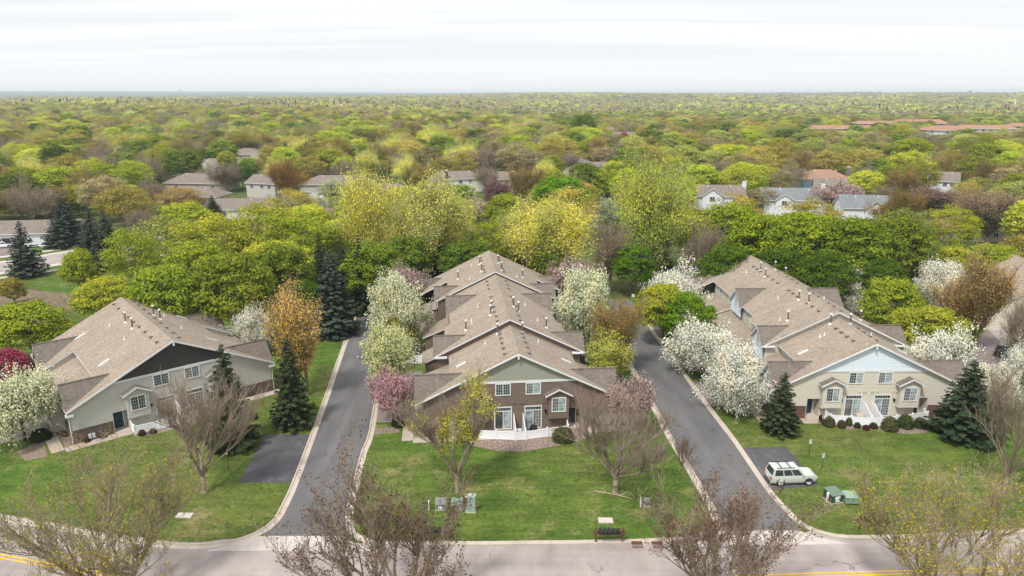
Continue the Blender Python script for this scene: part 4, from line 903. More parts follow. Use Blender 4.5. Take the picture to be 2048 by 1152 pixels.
for i, sh in enumerate(('dome', 'dome', 'oval', 'dome')): kit_leafy('leafy%d' % i, 20 + i, 10, 9 if sh == 'dome' else 7, nclump=210, per=78, leaf=.095, shape=sh)
for i in range(2): kit_leafy('sparse%d' % i, 40 + i, 10, 9, nclump=190, per=60, leaf=.075, clump_r=1.0, airy=1, bark='bark_grey')
for i in range(3): kit_twig('airy%d' % i, 60 + i, 10, 8.2, .2, 4, 8, .8, .34, .2, 3, 42000, .043, 'leaf', 'bark_grey', .30, along=1.0)
for i in range(2): kit_twig('fine%d' % i, 70 + i, 10, 7, .17, 4, 9, .55, .55, .17, 3, 34000, .038, 'leaf', 'bark', .24, along=1.0, rmin=.012)
for i in range(3): kit_twig('bare%d' % i, 80 + i, 10, 9, .2, 4, 7, .75, .35, .2, 4, 2600, .04, 'leaf', 'bark_grey', .1, rmin=.013)
kit_twig('bud0', 91, 12, 13, .15, 4, 12, .95, .30, .24, 3, 13000, .034, 'leaf', 'bark_grey', .1, rmin=.008, ratio=.46, along=1.0, wob=.13, ll=1.25)
kit_twig('bud1', 94, 12, 11, .13, 4, 11, .85, .34, .24, 3, 8000, .036, 'leaf', 'bark_grey', .08, rmin=.008, ratio=.46, wob=.13, ll=1.25)
kit_twig('bare_big', 97, 11, 10, .2, 4, 10, .68, .34, .22, 3, 900, .03, 'leaf', 'bark_grey', .08, rmin=.008, ratio=.50, wob=.15, ll=1.05)
kit_twig('half', 99, 10, 9.5, .2, 4, 9, .68, .34, .21, 3, 10000, .036, 'leaf', 'bark_grey', .22, rmin=.010, ratio=.5, clumpy=.8, along=1.0, wob=.15, ll=1.05)
kit_blossom('blossom0', 101); kit_blossom('blossom1', 102, n=34000); kit_blossom('blossom2', 103, 6.5, 6, 28000, up=.5, spread=.7)
kit_blossom('pink0', 105, 6, 5.5, 18000, up=.45, spread=.7)
for i in range(3): kit_spruce('spruce%d' % i, 110 + i, dens=(1, .9, 1.15)[i], gap=(0, .12, .04)[i])
def kit_far(key, seed, n=170, H=10, W_=10, leaf=.8, cone=False):
    rng = np.random.default_rng(seed); d = rng.normal(size=(n, 3)); d /= np.linalg.norm(d, axis=1)[:, None]; d[:, 2] = np.abs(d[:, 2]) * np.where(rng.random(n) < .2, -.5, 1)
    if cone: t = rng.random(n); P = np.c_[d[:, 0] * W_ / 2 * (1 - t), d[:, 1] * W_ / 2 * (1 - t), H * t]
    else: P = d * np.array([W_ / 2, W_ / 2, H * .5]) * rng.uniform(.8, 1.1, (n, 1)) * .9 + np.array([0, 0, H * .45])
    return quads_mesh(key, P, rng.uniform(.7, 1.3, n) * leaf, ['leaf_far'], np.clip(rng.normal(.5, .2, n), 0, 1), d + np.array([0, 0, .3]), rng=rng)
# ------------------------------------------------------------------ trees one by one
Y1 = (.68, .68, .13); Y2 = (.54, .56, .14); LG = (.27, .33, .035); LG2 = (.34, .37, .045); MG = (.13, .19, .03); DG = (.08, .125, .028); PG = (.29, .32, .09)
OL = (.29, .255, .065); OB = (.34, .25, .065); OR = (.78, .54, .18); BR = (.34, .23, .10); TW = (.27, .215, .16); PT = (.38, .29, .19); GB = (.31, .27, .15)
WH = (.90, .90, .82); CRM = (.80, .82, .60); PK = (.72, .44, .50); PP = (.62, .45, .45); MGN = (.33, .07, .13); RB = (.16, .06, .045); SPC = (.042, .058, .030); SB = (.05, .07, .055)
TREES = []; NAMES = {'leafy': 'leafy_tree', 'sparse': 'leafy_tree', 'airy': 'airy_tree', 'fine': 'maple_tree', 'bare': 'bare_tree', 'bud0': 'budding_tree', 'bud1': 'budding_tree', 'bare_big': 'bare_tree', 'half': 'budding_tree', 'blossom': 'blossom_tree', 'pink': 'blossom_tree', 'spruce': 'spruce_tree'}
def tree(key, X, Y, H, W_, col, label, group=None, z0=0.0, rz=None):
    me, tm, h0, w0 = KIT[key]; nm = NAMES.get(key, NAMES.get(key.rstrip('0123456789'), 'leafy_tree'))
    T = bpy.data.objects.new(nm, None); COL.objects.link(T); T.location = (X, Y, z0); T.rotation_euler = (0, 0, R.uniform(0, 6.28) if rz is None else rz); T.scale = (W_ / w0, W_ / w0, H / h0)
    T['label'] = label; T['category'] = 'tree'
    if group: T['group'] = group
    c = link('crown', me, T); c.color = (*col, 1); t = link('trunk', tm, T)
    TREES.append((X, Y, W_ / 2)); return T
def tp(key, px, pyb, pyt, wpx, col, label, group=None, rz=None):
    """px: middle, pyb: foot, pyt: top, wpx: crown width, all as seen in the photograph"""
    X, Y = G(px, pyb); H = top_height(pyt, Y); D = depth_at(Y, H * .55); W_ = wpx * D / FPX
    X = (px - 1024) / FPX * D
    if key.startswith('blossom'): W_ *= 1.03
    return tree(key, X, Y, H, W_, col, label, group, rz=rz)
def ty(key, px, Y, pyt, wpx, col, label, group=None, rz=None):
    H = top_height(pyt, Y); D = depth_at(Y, H * .5); return tree(key, (px - 1024) / FPX * D, Y, H, wpx * D / FPX, col, label, group, rz=rz)
# in front, on the near side of the street (their feet are below the picture)
ty('bud0', 215, 41.5, 915, 470, (.30, .28, .05), 'wide budding tree with small yellow leaves at the bottom left corner', rz=.4)
ty('bud1', 785, 41.0, 930, 420, (.115, .055, .038), 'bare tree with dark red buds left of the mailboxes, in front of the street', rz=1.1)
ty('bud1', 1440, 41.5, 950, 400, (.14, .065, .045), 'bare tree with reddish buds over the mouth of the right drive', rz=2.2)
ty('bud0', 1890, 42.0, 935, 430, (.40, .37, .035), 'budding tree with bright yellow leaves at the bottom right', rz=2.0)
# on the lawns
tp('bare_big', 392, 985, 742, 235, TW, 'bare brown tree on the left lawn in front of the grey townhouse', rz=3.4)
tp('half', 912, 985, 765, 240, (.52, .52, .08), 'tree half bare and half yellow-leaved in front of the brown townhouse', rz=1.0)
tp('bare_big', 1235, 985, 778, 265, (.17, .12, .09), 'bare spreading tree on the centre lawn, right of the yellow-leaved one', rz=2.0)
tp('bare_big', 2035, 985, 735, 190, TW, 'bare grey-brown tree cut by the right edge, beside the broad spruce', rz=1.5)
tp('bud1', 1366, 938, 868, 52, (.115, .055, .038), 'thin dark budded sapling against the kerb of the right drive')
tp('spruce0', 578, 852, 668, 100, SPC, 'spruce between the grey townhouse and the parking pad')
tp('spruce1', 452, 892, 678, 122, SPC, 'spruce standing against the front of the grey townhouse')
tp('spruce0', 1566, 864, 740, 88, SPC, 'slim spruce left of the cream townhouse door')
tp('spruce1', 1940, 872, 715, 150, (.034, .055, .03), 'broad spruce at the right corner of the cream townhouse')
tp('fine0', 606, 790, 575, 142, OR, 'tall orange-leaved maple beside the left drive', rz=1)
tp('blossom0', 35, 882, 738, 150, CRM, 'white blossoming tree at the left edge beside the grey townhouse')
tp('leafy2', 18, 790, 698, 78, MGN, 'magenta crabapple cut by the left edge of the picture')
tp('blossom1', 503, 712, 616, 90, WH, 'small white blossoming tree behind the grey townhouse')
g = 'blossoming trees along the townhouse rows'
tp('blossom1', 792, 705, 552, 116, CRM, 'cream blossoming tree by the far left side of the brown row', g)
tp('blossom2', 779, 800, 655, 124, (.66, .70, .38), 'pale yellow-white blossoming tree above the pink one, left of the brown row', g)
tp('leafy3', 800, 712, 628, 72, OL, 'small olive tree squeezed between the two cream blossom trees')
tp('pink0', 783, 848, 745, 92, PK, 'pink crabapple beside the left drive and its green bush', g)
tp('pink0', 1262, 868, 755, 96, PP, 'pale pink crabapple at the right front corner of the brown row', g)
tp('blossom1', 1164, 700, 542, 126, CRM, 'large cream blossoming tree by the far right side of the brown row', g)
tp('pink0', 812, 640, 532, 82, PP, 'dusky pink tree at the back left corner of the brown row', g)
tp('pink0', 1142, 625, 520, 82, PP, 'dusky pink tree at the back right corner of the brown row', g)
tp('fine1', 1236, 745, 602, 118, OB, 'bronze-green maple between the brown row and the right drive')
tp('blossom2', 1216, 778, 672, 112, (.50, .52, .12), 'yellow-green tree with white blossom in front of the bronze-green maple')
tp('blossom0', 1352, 660, 536, 112, WH, 'white blossom tree farthest up the right drive', g)
tp('leafy0', 1330, 690, 566, 112, LG2, 'yellow-green round tree by the end of the right drive')
tp('leafy1', 1372, 705, 586, 118, (.13, .235, .018), 'bright green round tree beside the right drive')
tp('blossom0', 1408, 755, 638, 140, WH, 'white blossom tree between the bright green tree and the nearest white one', g)
tp('blossom1', 1472, 828, 696, 130, WH, 'large white blossom tree nearest to the cream townhouse front', g)
tp('blossom1', 1688, 640, 545, 92, WH, 'white blossom tree behind the roof of the cream row', g)
tp('leafy1', 1785, 690, 556, 120, LG, 'fresh green tree right of the cream row roof')
tp('leafy0', 1858, 735, 612, 145, LG2, 'yellow-green tree low behind the cream row')
tp('blossom0', 1868, 790, 655, 128, WH, 'white blossom tree showing over the right eave of the cream row', g)
tp('blossom1', 1880, 630, 526, 110, WH, 'white blossom tree left of the tall bronze maple', g)
tp('fine0', 1962, 697, 512, 150, (.50, .34, .13), 'tall bronze maple on the grass near the right edge')
tp('blossom2', 1990, 830, 728, 80, WH, 'white blossom tree behind the broad spruce', g)
tp('blossom0', 2052, 780, 690, 70, WH, 'white blossom tree cut by the right edge near the parked cars', g)
tp('bare1', 2040, 740, 600, 95, GB, 'thin bare tree beside the parked cars at the right edge')
# belt behind the grey townhouse
tp('leafy0', 62, 725, 602, 160, LG, 'lime green tree left of the grey townhouse roof')
tp('leafy1', 212, 655, 556, 135, LG2, 'yellow-green tree behind the ridge of the grey townhouse')
tp('leafy3', 338, 700, 520, 150, (.24, .32, .035), 'bright green tree behind the middle of the grey townhouse roof')
tp('leafy0', 466, 690, 500, 155, (.22, .27, .035), 'big green tree behind the right half of the grey townhouse')
tp('leafy1', 560, 640, 486, 130, (.16, .215, .03), 'deep green tree left of the dark spruce group')
tp('leafy2', 160, 600, 498, 70, LG, 'upright lime tree on the grass by the back street')
tp('leafy2', 25, 610, 556, 52, OL, 'small olive shrub-like tree in the dry scrub at left')
tp('leafy0', 612, 655, 560, 90, (.09, .15, .02), 'green tree between the orange maple and the spruces')
tp('sparse0', 265, 600, 455, 120, LG, 'yellow-green tree at the left end of the big tree belt')
tp('sparse0', 335, 560, 432, 170, PG, 'wide pale green tree in the middle of the left tree belt')
tp('sparse1', 430, 575, 425, 175, LG2, 'wide yellow-green tree above the grey townhouse roof')
tp('leafy0', 395, 620, 480, 120, LG, 'lime tree low in the left tree belt')
tp('sparse0', 520, 555, 405, 165, LG2, 'large light green tree right of the left tree belt')
tp('sparse1', 600, 560, 425, 150, LG, 'light green tree just above the dark spruce group')
tp('leafy3', 745, 620, 478, 125, (.17, .25, .03), 'mid green tree at the far end of the left drive')
tp('leafy1', 812, 590, 470, 110, (.14, .21, .03), 'green tree behind the back left corner of the brown row')
tp('sparse0', 690, 540, 440, 120, LG, 'light green tree behind the slim spruces')
g2 = 'dark spruces in the belt behind the left drive'
tp('spruce2', 664, 668, 490, 112, SB, 'broad blue-green spruce nearest the far end of the left drive', g2)
tp('spruce0', 641, 620, 458, 58, SPC, 'slim dark spruce, left of the group of three behind the drive', g2)
tp('spruce0', 684, 625, 470, 58, SPC, 'slim dark spruce in the middle of the group behind the drive', g2)
tp('spruce1', 719, 628, 462, 60, SPC, 'slim dark spruce, right of the group behind the drive', g2)
tp('spruce2', 884, 575, 478, 92, SPC, 'dark spruce just left of the brown row ridge')
tp('spruce1', 1044, 575, 484, 84, SPC, 'dark spruce just right of the brown row ridge')
tp('spruce2', 1331, 575, 478, 62, SPC, 'dark spruce under the tall pale green tree')
tp('spruce1', 45, 552, 437, 82, SB, 'big spruce on the grass by the back street at left')
tp('spruce2', 128, 492, 392, 92, SB, 'broad spruce in front of the white house at far left')
tp('spruce0', 180, 520, 408, 62, SB, 'slim spruce left of the spruce by the pavement end')
tp('spruce0', 212, 538, 415, 76, SB, 'spruce at the right end of the back street pavement')
tp('spruce2', 336, 438, 396, 48, SPC, 'small spruce beside the light brown roof')
tp('spruce2', 425, 440, 388, 44, SPC, 'lone spruce in front of the light brown roofed house')
tp('spruce1', 1848, 570, 448, 60, DG, 'dark conifer at the right end of the green belt')
# belt behind the brown row
tp('airy0', 738, 555, 345, 140, Y1, 'tall bright yellow tree, leftmost of the yellow group')
tp('airy1', 860, 565, 355, 190, Y2, 'tall airy yellow-green tree in the middle of the yellow group')
tp('airy2', 790, 560, 410, 110, Y2, 'lower yellow-green tree between the two tall yellow ones')
tp('airy0', 1105, 575, 402, 205, Y1, 'wide bright yellow tree behind the brown row ridge')
tp('airy1', 1040, 560, 420, 110, Y2, 'yellow-green tree left of the wide bright yellow one')
tp('sparse1', 985, 560, 440, 110, LG, 'light green tree between the yellow trees')
tp('leafy0', 930, 585, 478, 110, (.12, .19, .025), 'green tree behind the ridge end of the brown row')
tp('leafy1', 1100, 595, 505, 100, (.11, .16, .02), 'deep green tree under the wide yellow tree')
tp('airy2', 1316, 560, 306, 185, (.46, .54, .09), 'very tall pale green tree rising above the houses')
tp('leafy3', 1122, 452, 347, 118, (.13, .27, .015), 'round bright green tree in front of the houses in the middle')
tp('fine1', 1053, 432, 329, 78, OB, 'bronze-olive tree left of the round bright green tree')
tp('fine0', 568, 402, 322, 86, (.38, .215, .03), 'orange-bronze tree in front of the balcony house')
tp('fine1', 846, 380, 331, 56, OB, 'small bronze tree left of the white house with a garage')
tp('bare0', 1222, 585, 445, 105, BR, 'bare brown tree behind the right side of the brown row')
tp('leafy1', 1266, 592, 490, 88, (.10, .19, .015), 'dark trunked green tree on the grass at the end of the right drive')
tp('blossom1', 1217, 470, 400, 64, (.50, .56, .36), 'pale greenish blossom tree right of the round bright green tree')
tp('sparse0', 1395, 560, 420, 110, LG, 'light green tree right of the very tall one')
tp('bare1', 1410, 590, 448, 92, TW, 'bare brown tree at the left end of the green belt on the right')
g3 = 'green trees of the belt behind the cream row'
tp('leafy0', 1462, 560, 402, 130, (.27, .34, .035), 'light green tree at the left of the belt behind the cream row', g3)
tp('leafy1', 1525, 590, 428, 155, (.215, .29, .025), 'large green tree in the belt directly behind the cream row ridge', g3)
tp('leafy3', 1612, 585, 415, 170, (.23, .30, .025), 'tallest green tree in the middle of the belt behind the cream row', g3)
tp('leafy0', 1700, 600, 430, 160, (.18, .25, .025), 'deep green tree right of the tallest one in the belt', g3)
tp('leafy1', 1785, 590, 432, 150, (.16, .21, .025), 'dark green tree near the right end of the belt', g3)
tp('leafy3', 1450, 620, 480, 100, (.10, .17, .018), 'lower dark green tree at the left end of the belt', g3)
tp('leafy1', 1650, 640, 500, 120, (.085, .145, .018), 'low dark green tree under the tall ones behind the cream roof', g3)
tp('leafy0', 1560, 620, 495, 110, (.085, .145, .018), 'low dark green tree close behind the cream ridge', g3)
tp('leafy2', 1760, 640, 520, 100, (.08, .14, .018), 'low dark green tree over the right end of the cream roof', g3)
tp('sparse1', 1902, 520, 414, 116, (.30, .33, .03), 'yellow dome shaped tree on the right')
tp('leafy0', 1905, 600, 490, 110, LG2, 'yellow-green tree below the yellow dome one')
tp('leafy3', 1985, 600, 482, 120, LG, 'green tree left of the roof at the right edge')
tp('leafy1', 2040, 570, 470, 100, OL, 'olive tree above the roof at the right edge')
tp('fine0', 1796, 470, 378, 104, (.33, .22, .035), 'bronze-orange tree in front of the pink ones')
tp('fine1', 1984, 485, 378, 130, PT, 'pinkish bronze tree at the far right')
tp('pink0', 1672, 428, 366, 104, PP, 'dusky pink tree in front of the slate roofed houses')
tp('pink0', 1862, 440, 374, 100, (.32, .21, .17), 'brownish pink tree right of the bronze-orange one')
tp('pink0', 993, 430, 358, 58, (.34, .19, .20), 'dark pink tree left of the bronze-olive one')
tp('pink0', 957, 450, 400, 62, PP, 'pale pink bush-like tree above the yellow group')
tp('pink0', 655, 455, 415, 60, PP, 'pale pink tree behind the left yellow tree')
g4 = 'small white blossom trees among the houses'
tp('blossom0', 628, 425, 387, 48, WH, 'white blossom tree left of the bright yellow trees', g4)
tp('blossom1', 585, 418, 390, 44, WH, 'white blossom tree beside the orange-bronze tree foot', g4)
tp('blossom1', 664, 392, 360, 46, (.6, .64, .45), 'white blossom tree in front of the long taupe roof', g4)
tp('blossom0', 405, 352, 325, 42, WH, 'white blossom tree in front of the grey hip roof', g4)
tp('blossom0', 506, 340, 310, 34, WH, 'white blossom tree by the low hip roofed house', g4)
tp('blossom1', 613, 360, 318, 52, (.5, .5, .34), 'pale blossom tree left of the long taupe house', g4)
tp('blossom0', 933, 412, 368, 44, CRM, 'cream blossom tree in front of the white house with a garage', g4)
tp('blossom1', 1037, 392, 362, 34, WH, 'white blossom tree peeking out left of the bronze-olive tree', g4)
tp('blossom0', 1140, 370, 340, 42, WH, 'white blossom tree above the round bright green tree', g4)
tp('blossom1', 1205, 385, 332, 88, (.42, .38, .33), 'wide greyish white blossom tree left of the very tall tree', g4)
tp('pink0', 1018, 405, 372, 40, (.36, .22, .20), 'pinkish bare tree between the white blossoms')
tp('leafy2', 1247, 285, 265, 17, MGN, 'magenta crabapple in front of the white two storey house')
tp('leafy2', 100, 430, 376, 42, RB, 'dark red-brown tree behind the white house at far left')
tp('sparse0', 250, 470, 371, 118, OL, 'big olive dome tree above the left tree belt')
tp('sparse1', 362, 438, 374, 92, OB, 'olive-bronze tree beside the small spruce')
tp('leafy2', 150, 400, 332, 44, OL, 'olive oval tree, left of the pair at left')
tp('leafy2', 200, 408, 343, 54, (.16, .2, .03), 'green oval tree, right of the pair at left')
tp('sparse0', 262, 400, 330, 98, LG, 'lime green dome tree at left')
tp('bare2', 300, 420, 350, 76, TW, 'bare grey-brown tree in front of the long dark roof')
tp('bare0', 450, 385, 325, 90, (.17, .13, .12), 'bare purplish tree right of the long dark roofed house')
tp('leafy1', 484, 378, 325, 46, (.07, .16, .012), 'rich green tree beside the balcony house')
tp('leafy2', 455, 345, 302, 38, LG2, 'yellow-green tree beside the low hip roofed house')
tp('sparse1', 338, 345, 284, 66, LG, 'lime oval tree left of the tall olive one')
tp('airy0', 370, 350, 274, 54, OL, 'tall olive tree with a clear trunk')
tp('airy1', 426, 325, 270, 56, OL, 'round olive tree left of the hip roofed house')
tp('airy2', 482, 322, 257, 92, (.32, .31, .05), 'wide yellow-topped tree over the low hip roofed house')
tp('leafy3', 713, 335, 292, 38, (.09, .145, .018), 'dark green oval tree above the long taupe roof')
tp('bare1', 690, 372, 320, 66, (.17, .13, .12), 'bare purplish tree in front of the long taupe house')
tp('bare2', 890, 345, 306, 58, TW, 'bare tree behind the white house with a garage')
tp('airy2', 765, 345, 284, 72, OL, 'olive tree right of the dark green oval one')
tp('sparse0', 904, 325, 284, 58, (.22, .2, .05), 'olive-yellow dome tree behind the white garage house')
tp('leafy3', 1009, 335, 284, 74, (.15, .26, .02), 'bright green tree right of the white garage house')
tp('bare0', 1085, 358, 304, 76, (.18, .14, .12), 'bare tree above the low grey roofed house')
tp('bare1', 1140, 355, 306, 70, (.18, .13, .11), 'bare brown tree with a forked trunk by the grey hip roof')
tp('bare2', 972, 385, 322, 64, GB, 'bare tree between the white garage house and the low grey one')
tp('bare0', 1232, 345, 285, 32, TW, 'slim bare tree left of the very tall tree')
tp('leafy0', 1284, 315, 277, 56, (.14, .23, .02), 'bright green dome tree above the very tall tree')
tp('sparse1', 1275, 330, 293, 44, GB, 'small grey-green dome tree at the left of the very tall one')
tp('leafy1', 1168, 292, 226, 56, (.12, .2, .025), 'large bright green tree in the far woods right of the middle')
tp('spruce1', 1199, 278, 250, 18, (.02, .03, .03), 'dark blue spruce beside the white two storey house')
tp('bare1', 1425, 385, 320, 72, TW, 'bare dome tree behind the double gabled house')
tp('fine1', 1520, 395, 344, 76, OB, 'bronze tree between the two white gabled houses')
tp('sparse0', 1522, 425, 374, 82, GB, 'grey-green tree in front of the slate roofed house')
tp('bare2', 1585, 385, 320, 82, GB, 'bare grey tree behind the slate roofed house')
tp('leafy0', 1500, 350, 308, 60, (.10, .17, .018), 'deep green tree by the white van')
tp('sparse1', 1700, 350, 302, 96, (.22, .25, .035), 'yellow-green tree behind the rust roofed house')
tp('sparse0', 1840, 395, 322, 82, (.27, .27, .045), 'yellow-olive tree left of the white chimneyed house')
tp('leafy0', 1828, 340, 275, 92, (.28, .33, .02), 'bright yellow-green tree in front of the apartments')
tp('sparse1', 1955, 385, 310, 108, (.2, .23, .04), 'big olive-green dome at the far right')
tp('sparse0', 1955, 330, 268, 86, (.23, .26, .03), 'yellow-green tree in front of the right apartments')
tp('leafy1', 1572, 315, 257, 56, (.12, .17, .035), 'grey-green dome tree below the leftmost apartments')
tp('fine0', 1828, 392, 330, 50, OB, 'small bronze oval tree on the right')
tp('leafy1', 1780, 400, 330, 82, (.19, .26, .025), 'lime green tree left of the yellow-olive one')
tp('bare1', 1770, 425, 372, 60, TW, 'low bare tree between the pink and bronze trees')
NKEY = len(TREES)

# ------------------------------------------------------------------ the woods: nearest ones as trees, the rest as one mass
def seen(x, y, m=.0): return y > 0 and abs(x) < y * (.80 + m) + 12
ROADS = [(-200, 556, 330, 470)]
def free(x, y, r, pad=.62):
    for (a, b, c) in FOOT:
        if (x - a) ** 2 + (y - b) ** 2 < (c + r * .6) ** 2: return False
    for a, b, c in FOOT:      # keep the near side of each house half open to view
        if y < b and y > b - 58 and abs(x - a * y / b) < c * .9 and b < 520: return False
    return True
def cell_far(x, y, lst, k):
    return all((x - a) ** 2 + (y - b) ** 2 > ((k + c) * .72) ** 2 for a, b, c in lst)
PAL_L = [(OL, 4, 'olive'), (LG, 3, 'lime green'), (LG2, 3, 'yellow-green'), (TW, 1.4, 'bare brown'), (GB, 4, 'grey-green'), (OB, 1, 'bronze'), (Y2, 3, 'yellowish'), (MG, 2, 'mid green')]
PAL_R = [(OL, 4, 'olive'), (LG, 3, 'lime green'), (PG, 4, 'pale green'), (TW, 1, 'bare brown'), (GB, 3, 'grey-green'), (OB, .6, 'bronze'), (MG, 3, 'mid green'), (LG2, 2, 'yellow-green')]
KEYS = {'olive': ['sparse0', 'sparse1', 'airy1'], 'lime green': ['leafy0', 'leafy1', 'leafy3'], 'yellow-green': ['sparse0', 'leafy3', 'leafy0'], 'bare brown': ['bare0', 'bare1', 'bare2'], 'grey-green': ['sparse1', 'bare2', 'sparse0'], 'bronze': ['fine0', 'fine1'], 'yellowish': ['airy0', 'airy2'], 'mid green': ['leafy1', 'leafy2'], 'pale green': ['sparse0', 'leafy0', 'airy2']}
cand = []
r2 = random.Random(5); yy = 118.0; row = 0
while yy < 360:
    sp = 12.6; x = -yy * .82 - 12 + r2.random() * sp
    while x < yy * .82 + 12:
        cand.append((x + r2.uniform(-3, 3), yy + r2.uniform(-3, 3))); x += sp
    yy += sp * .92
def in_px(x, y, x0, y0, x1, y1):
    z = y * CP + CAM_H * SP; px = 1024 + FPX * x / z; py = 576 - FPX * (y * SP - CAM_H * CP) / z
    return x0 < px < x1 and y0 < py < y1
picked = []; lst = [t for t in TREES]
grid = list(lst)
for (x, y) in cand:
    if in_px(x, y, -300, 470, 262, 640) or in_px(x, y, 560, 585, 1480, 800) or in_px(x, y, 1500, 590, 2300, 800): continue
    if in_px(x, y, 1200, 560, 1300, 620): continue
    if in_px(x, y, 262, 560, 1100, 640) and r2.random() < .5: continue
    if not free(x, y, 5): continue
    if not cell_far(x, y, grid, 5.4): continue
    grid.append((x, y, 5.4)); picked.append((x, y))
picked.sort(key=lambda p: p[1])
def pick_kind(x, y, rr):
    pal = PAL_L if x < y * .05 else PAL_R; tot = sum(p[1] for p in pal); q = rr.random() * tot
    for c, wgt, nm in pal:
        q -= wgt
        if q <= 0: break
    return c, nm
nmax = 300 - NKEY; rest = picked[nmax:]
LAND = [(38, 440, 'the white house at far left'), (388, 355, 'the long dark grey roof'), (462, 405, 'the light brown roof'), (520, 350, 'the balcony house'), (484, 300, 'the low hip roofed house'), (412, 320, 'the grey hip roof'), (672, 350, 'the long taupe roofed house'), (752, 370, 'the brown roof by the yellow trees'), (915, 345, 'the white garage house'), (1008, 348, 'the low grey roofed house'), (1192, 335, 'the grey roof right of the middle'), (1248, 268, 'the white two storey house'), (1440, 380, 'the double gabled white house'), (1592, 390, 'the slate roofed white house'), (1655, 350, 'the blue walled house'), (1738, 405, 'the dark slate roof'), (1888, 355, 'the white chimneyed house'), (1512, 318, 'the house with the van'), (1374, 315, 'the pale roofed house'), (1985, 450, 'the pinkish roof'), (1685, 262, 'the leftmost apartment block'), (1915, 268, 'the white apartment block'), (568, 360, 'the orange-bronze tree'), (738, 440, 'the leftmost bright yellow tree'), (1105, 480, 'the wide yellow tree'), (1122, 395, 'the round bright green tree'), (1316, 400, 'the very tall tree'), (1612, 480, 'the green belt on the right'), (1905, 460, 'the yellow dome tree'), (1796, 420, 'the bronze-orange tree'), (250, 420, 'the big olive dome tree'), (128, 440, 'the broad spruce at left'), (430, 490, 'the left tree belt'), (98, 400, 'the dark red-brown tree'), (660, 560, 'the dark spruce group')]
zones = [(-9, -.42, 'in the woods at the far left'), (-.42, -.15, 'in the woods left of the middle'), (-.15, .12, 'in the woods behind the yellow trees'), (.12, .38, 'in the woods right of the very tall tree'), (.38, 9, 'in the woods at the far right')]
LABS = []
for (x, y) in picked[:nmax]:
    c, nm = pick_kind(x, y, r2); a = x / y; zn = [z[2] for z in zones if z[0] <= a < z[1]][0]
    H = r2.uniform(9, 14); W_ = H * r2.uniform(.85, 1.2) * (.85 if nm == 'bronze' else 1); f = r2.uniform(.75, 1.5)
    shp = {'bare brown': 'bare brown twiggy tree', 'bronze': 'bronze oval tree'}.get(nm, nm + ' round tree')
    z_ = y * CP + CAM_H * SP; qx = 1024 + FPX * x / z_; qy = 576 - FPX * (y * SP - CAM_H * CP) / z_ - H * .5 * FPX / z_
    lx, ly, ln = min(LAND, key=lambda L: math.hypot(L[0] - qx, (L[1] - qy) * 1.6)); dx, dy = qx - lx, (qy - ly) * 1.6
    near = math.hypot(dx, dy) < 70
    rel = ('left of' if dx < 0 else 'right of') if abs(dx) > abs(dy) else ('behind' if dy < 0 else 'in front of')
    siz = 'tall ' if H > 12.4 else ('small ' if H < 10.2 else '')
    lab = siz + shp + (' close ' if near and 'of' == rel[-2:] and 'front' not in rel else ' ') + (rel if 'of' in rel and 'front' not in rel else rel) + ' ' + ln
    if not near and rel in ('behind', 'in front of'): lab = siz + shp + (' well ' + rel + ' ' + ln)
    LABS.append((tree(r2.choice(KEYS[nm]), x, y, H, W_, tuple(v * f for v in c), lab.replace('close left of', 'just left of').replace('close right of', 'just right of')), shp))
from collections import Counter
cnt = Counter(t['label'] for t, _ in LABS)
for t, shp in LABS:
    if cnt[t['label']] > 1: t['group'] = t['label'].replace(' tree ', ' trees ', 1)

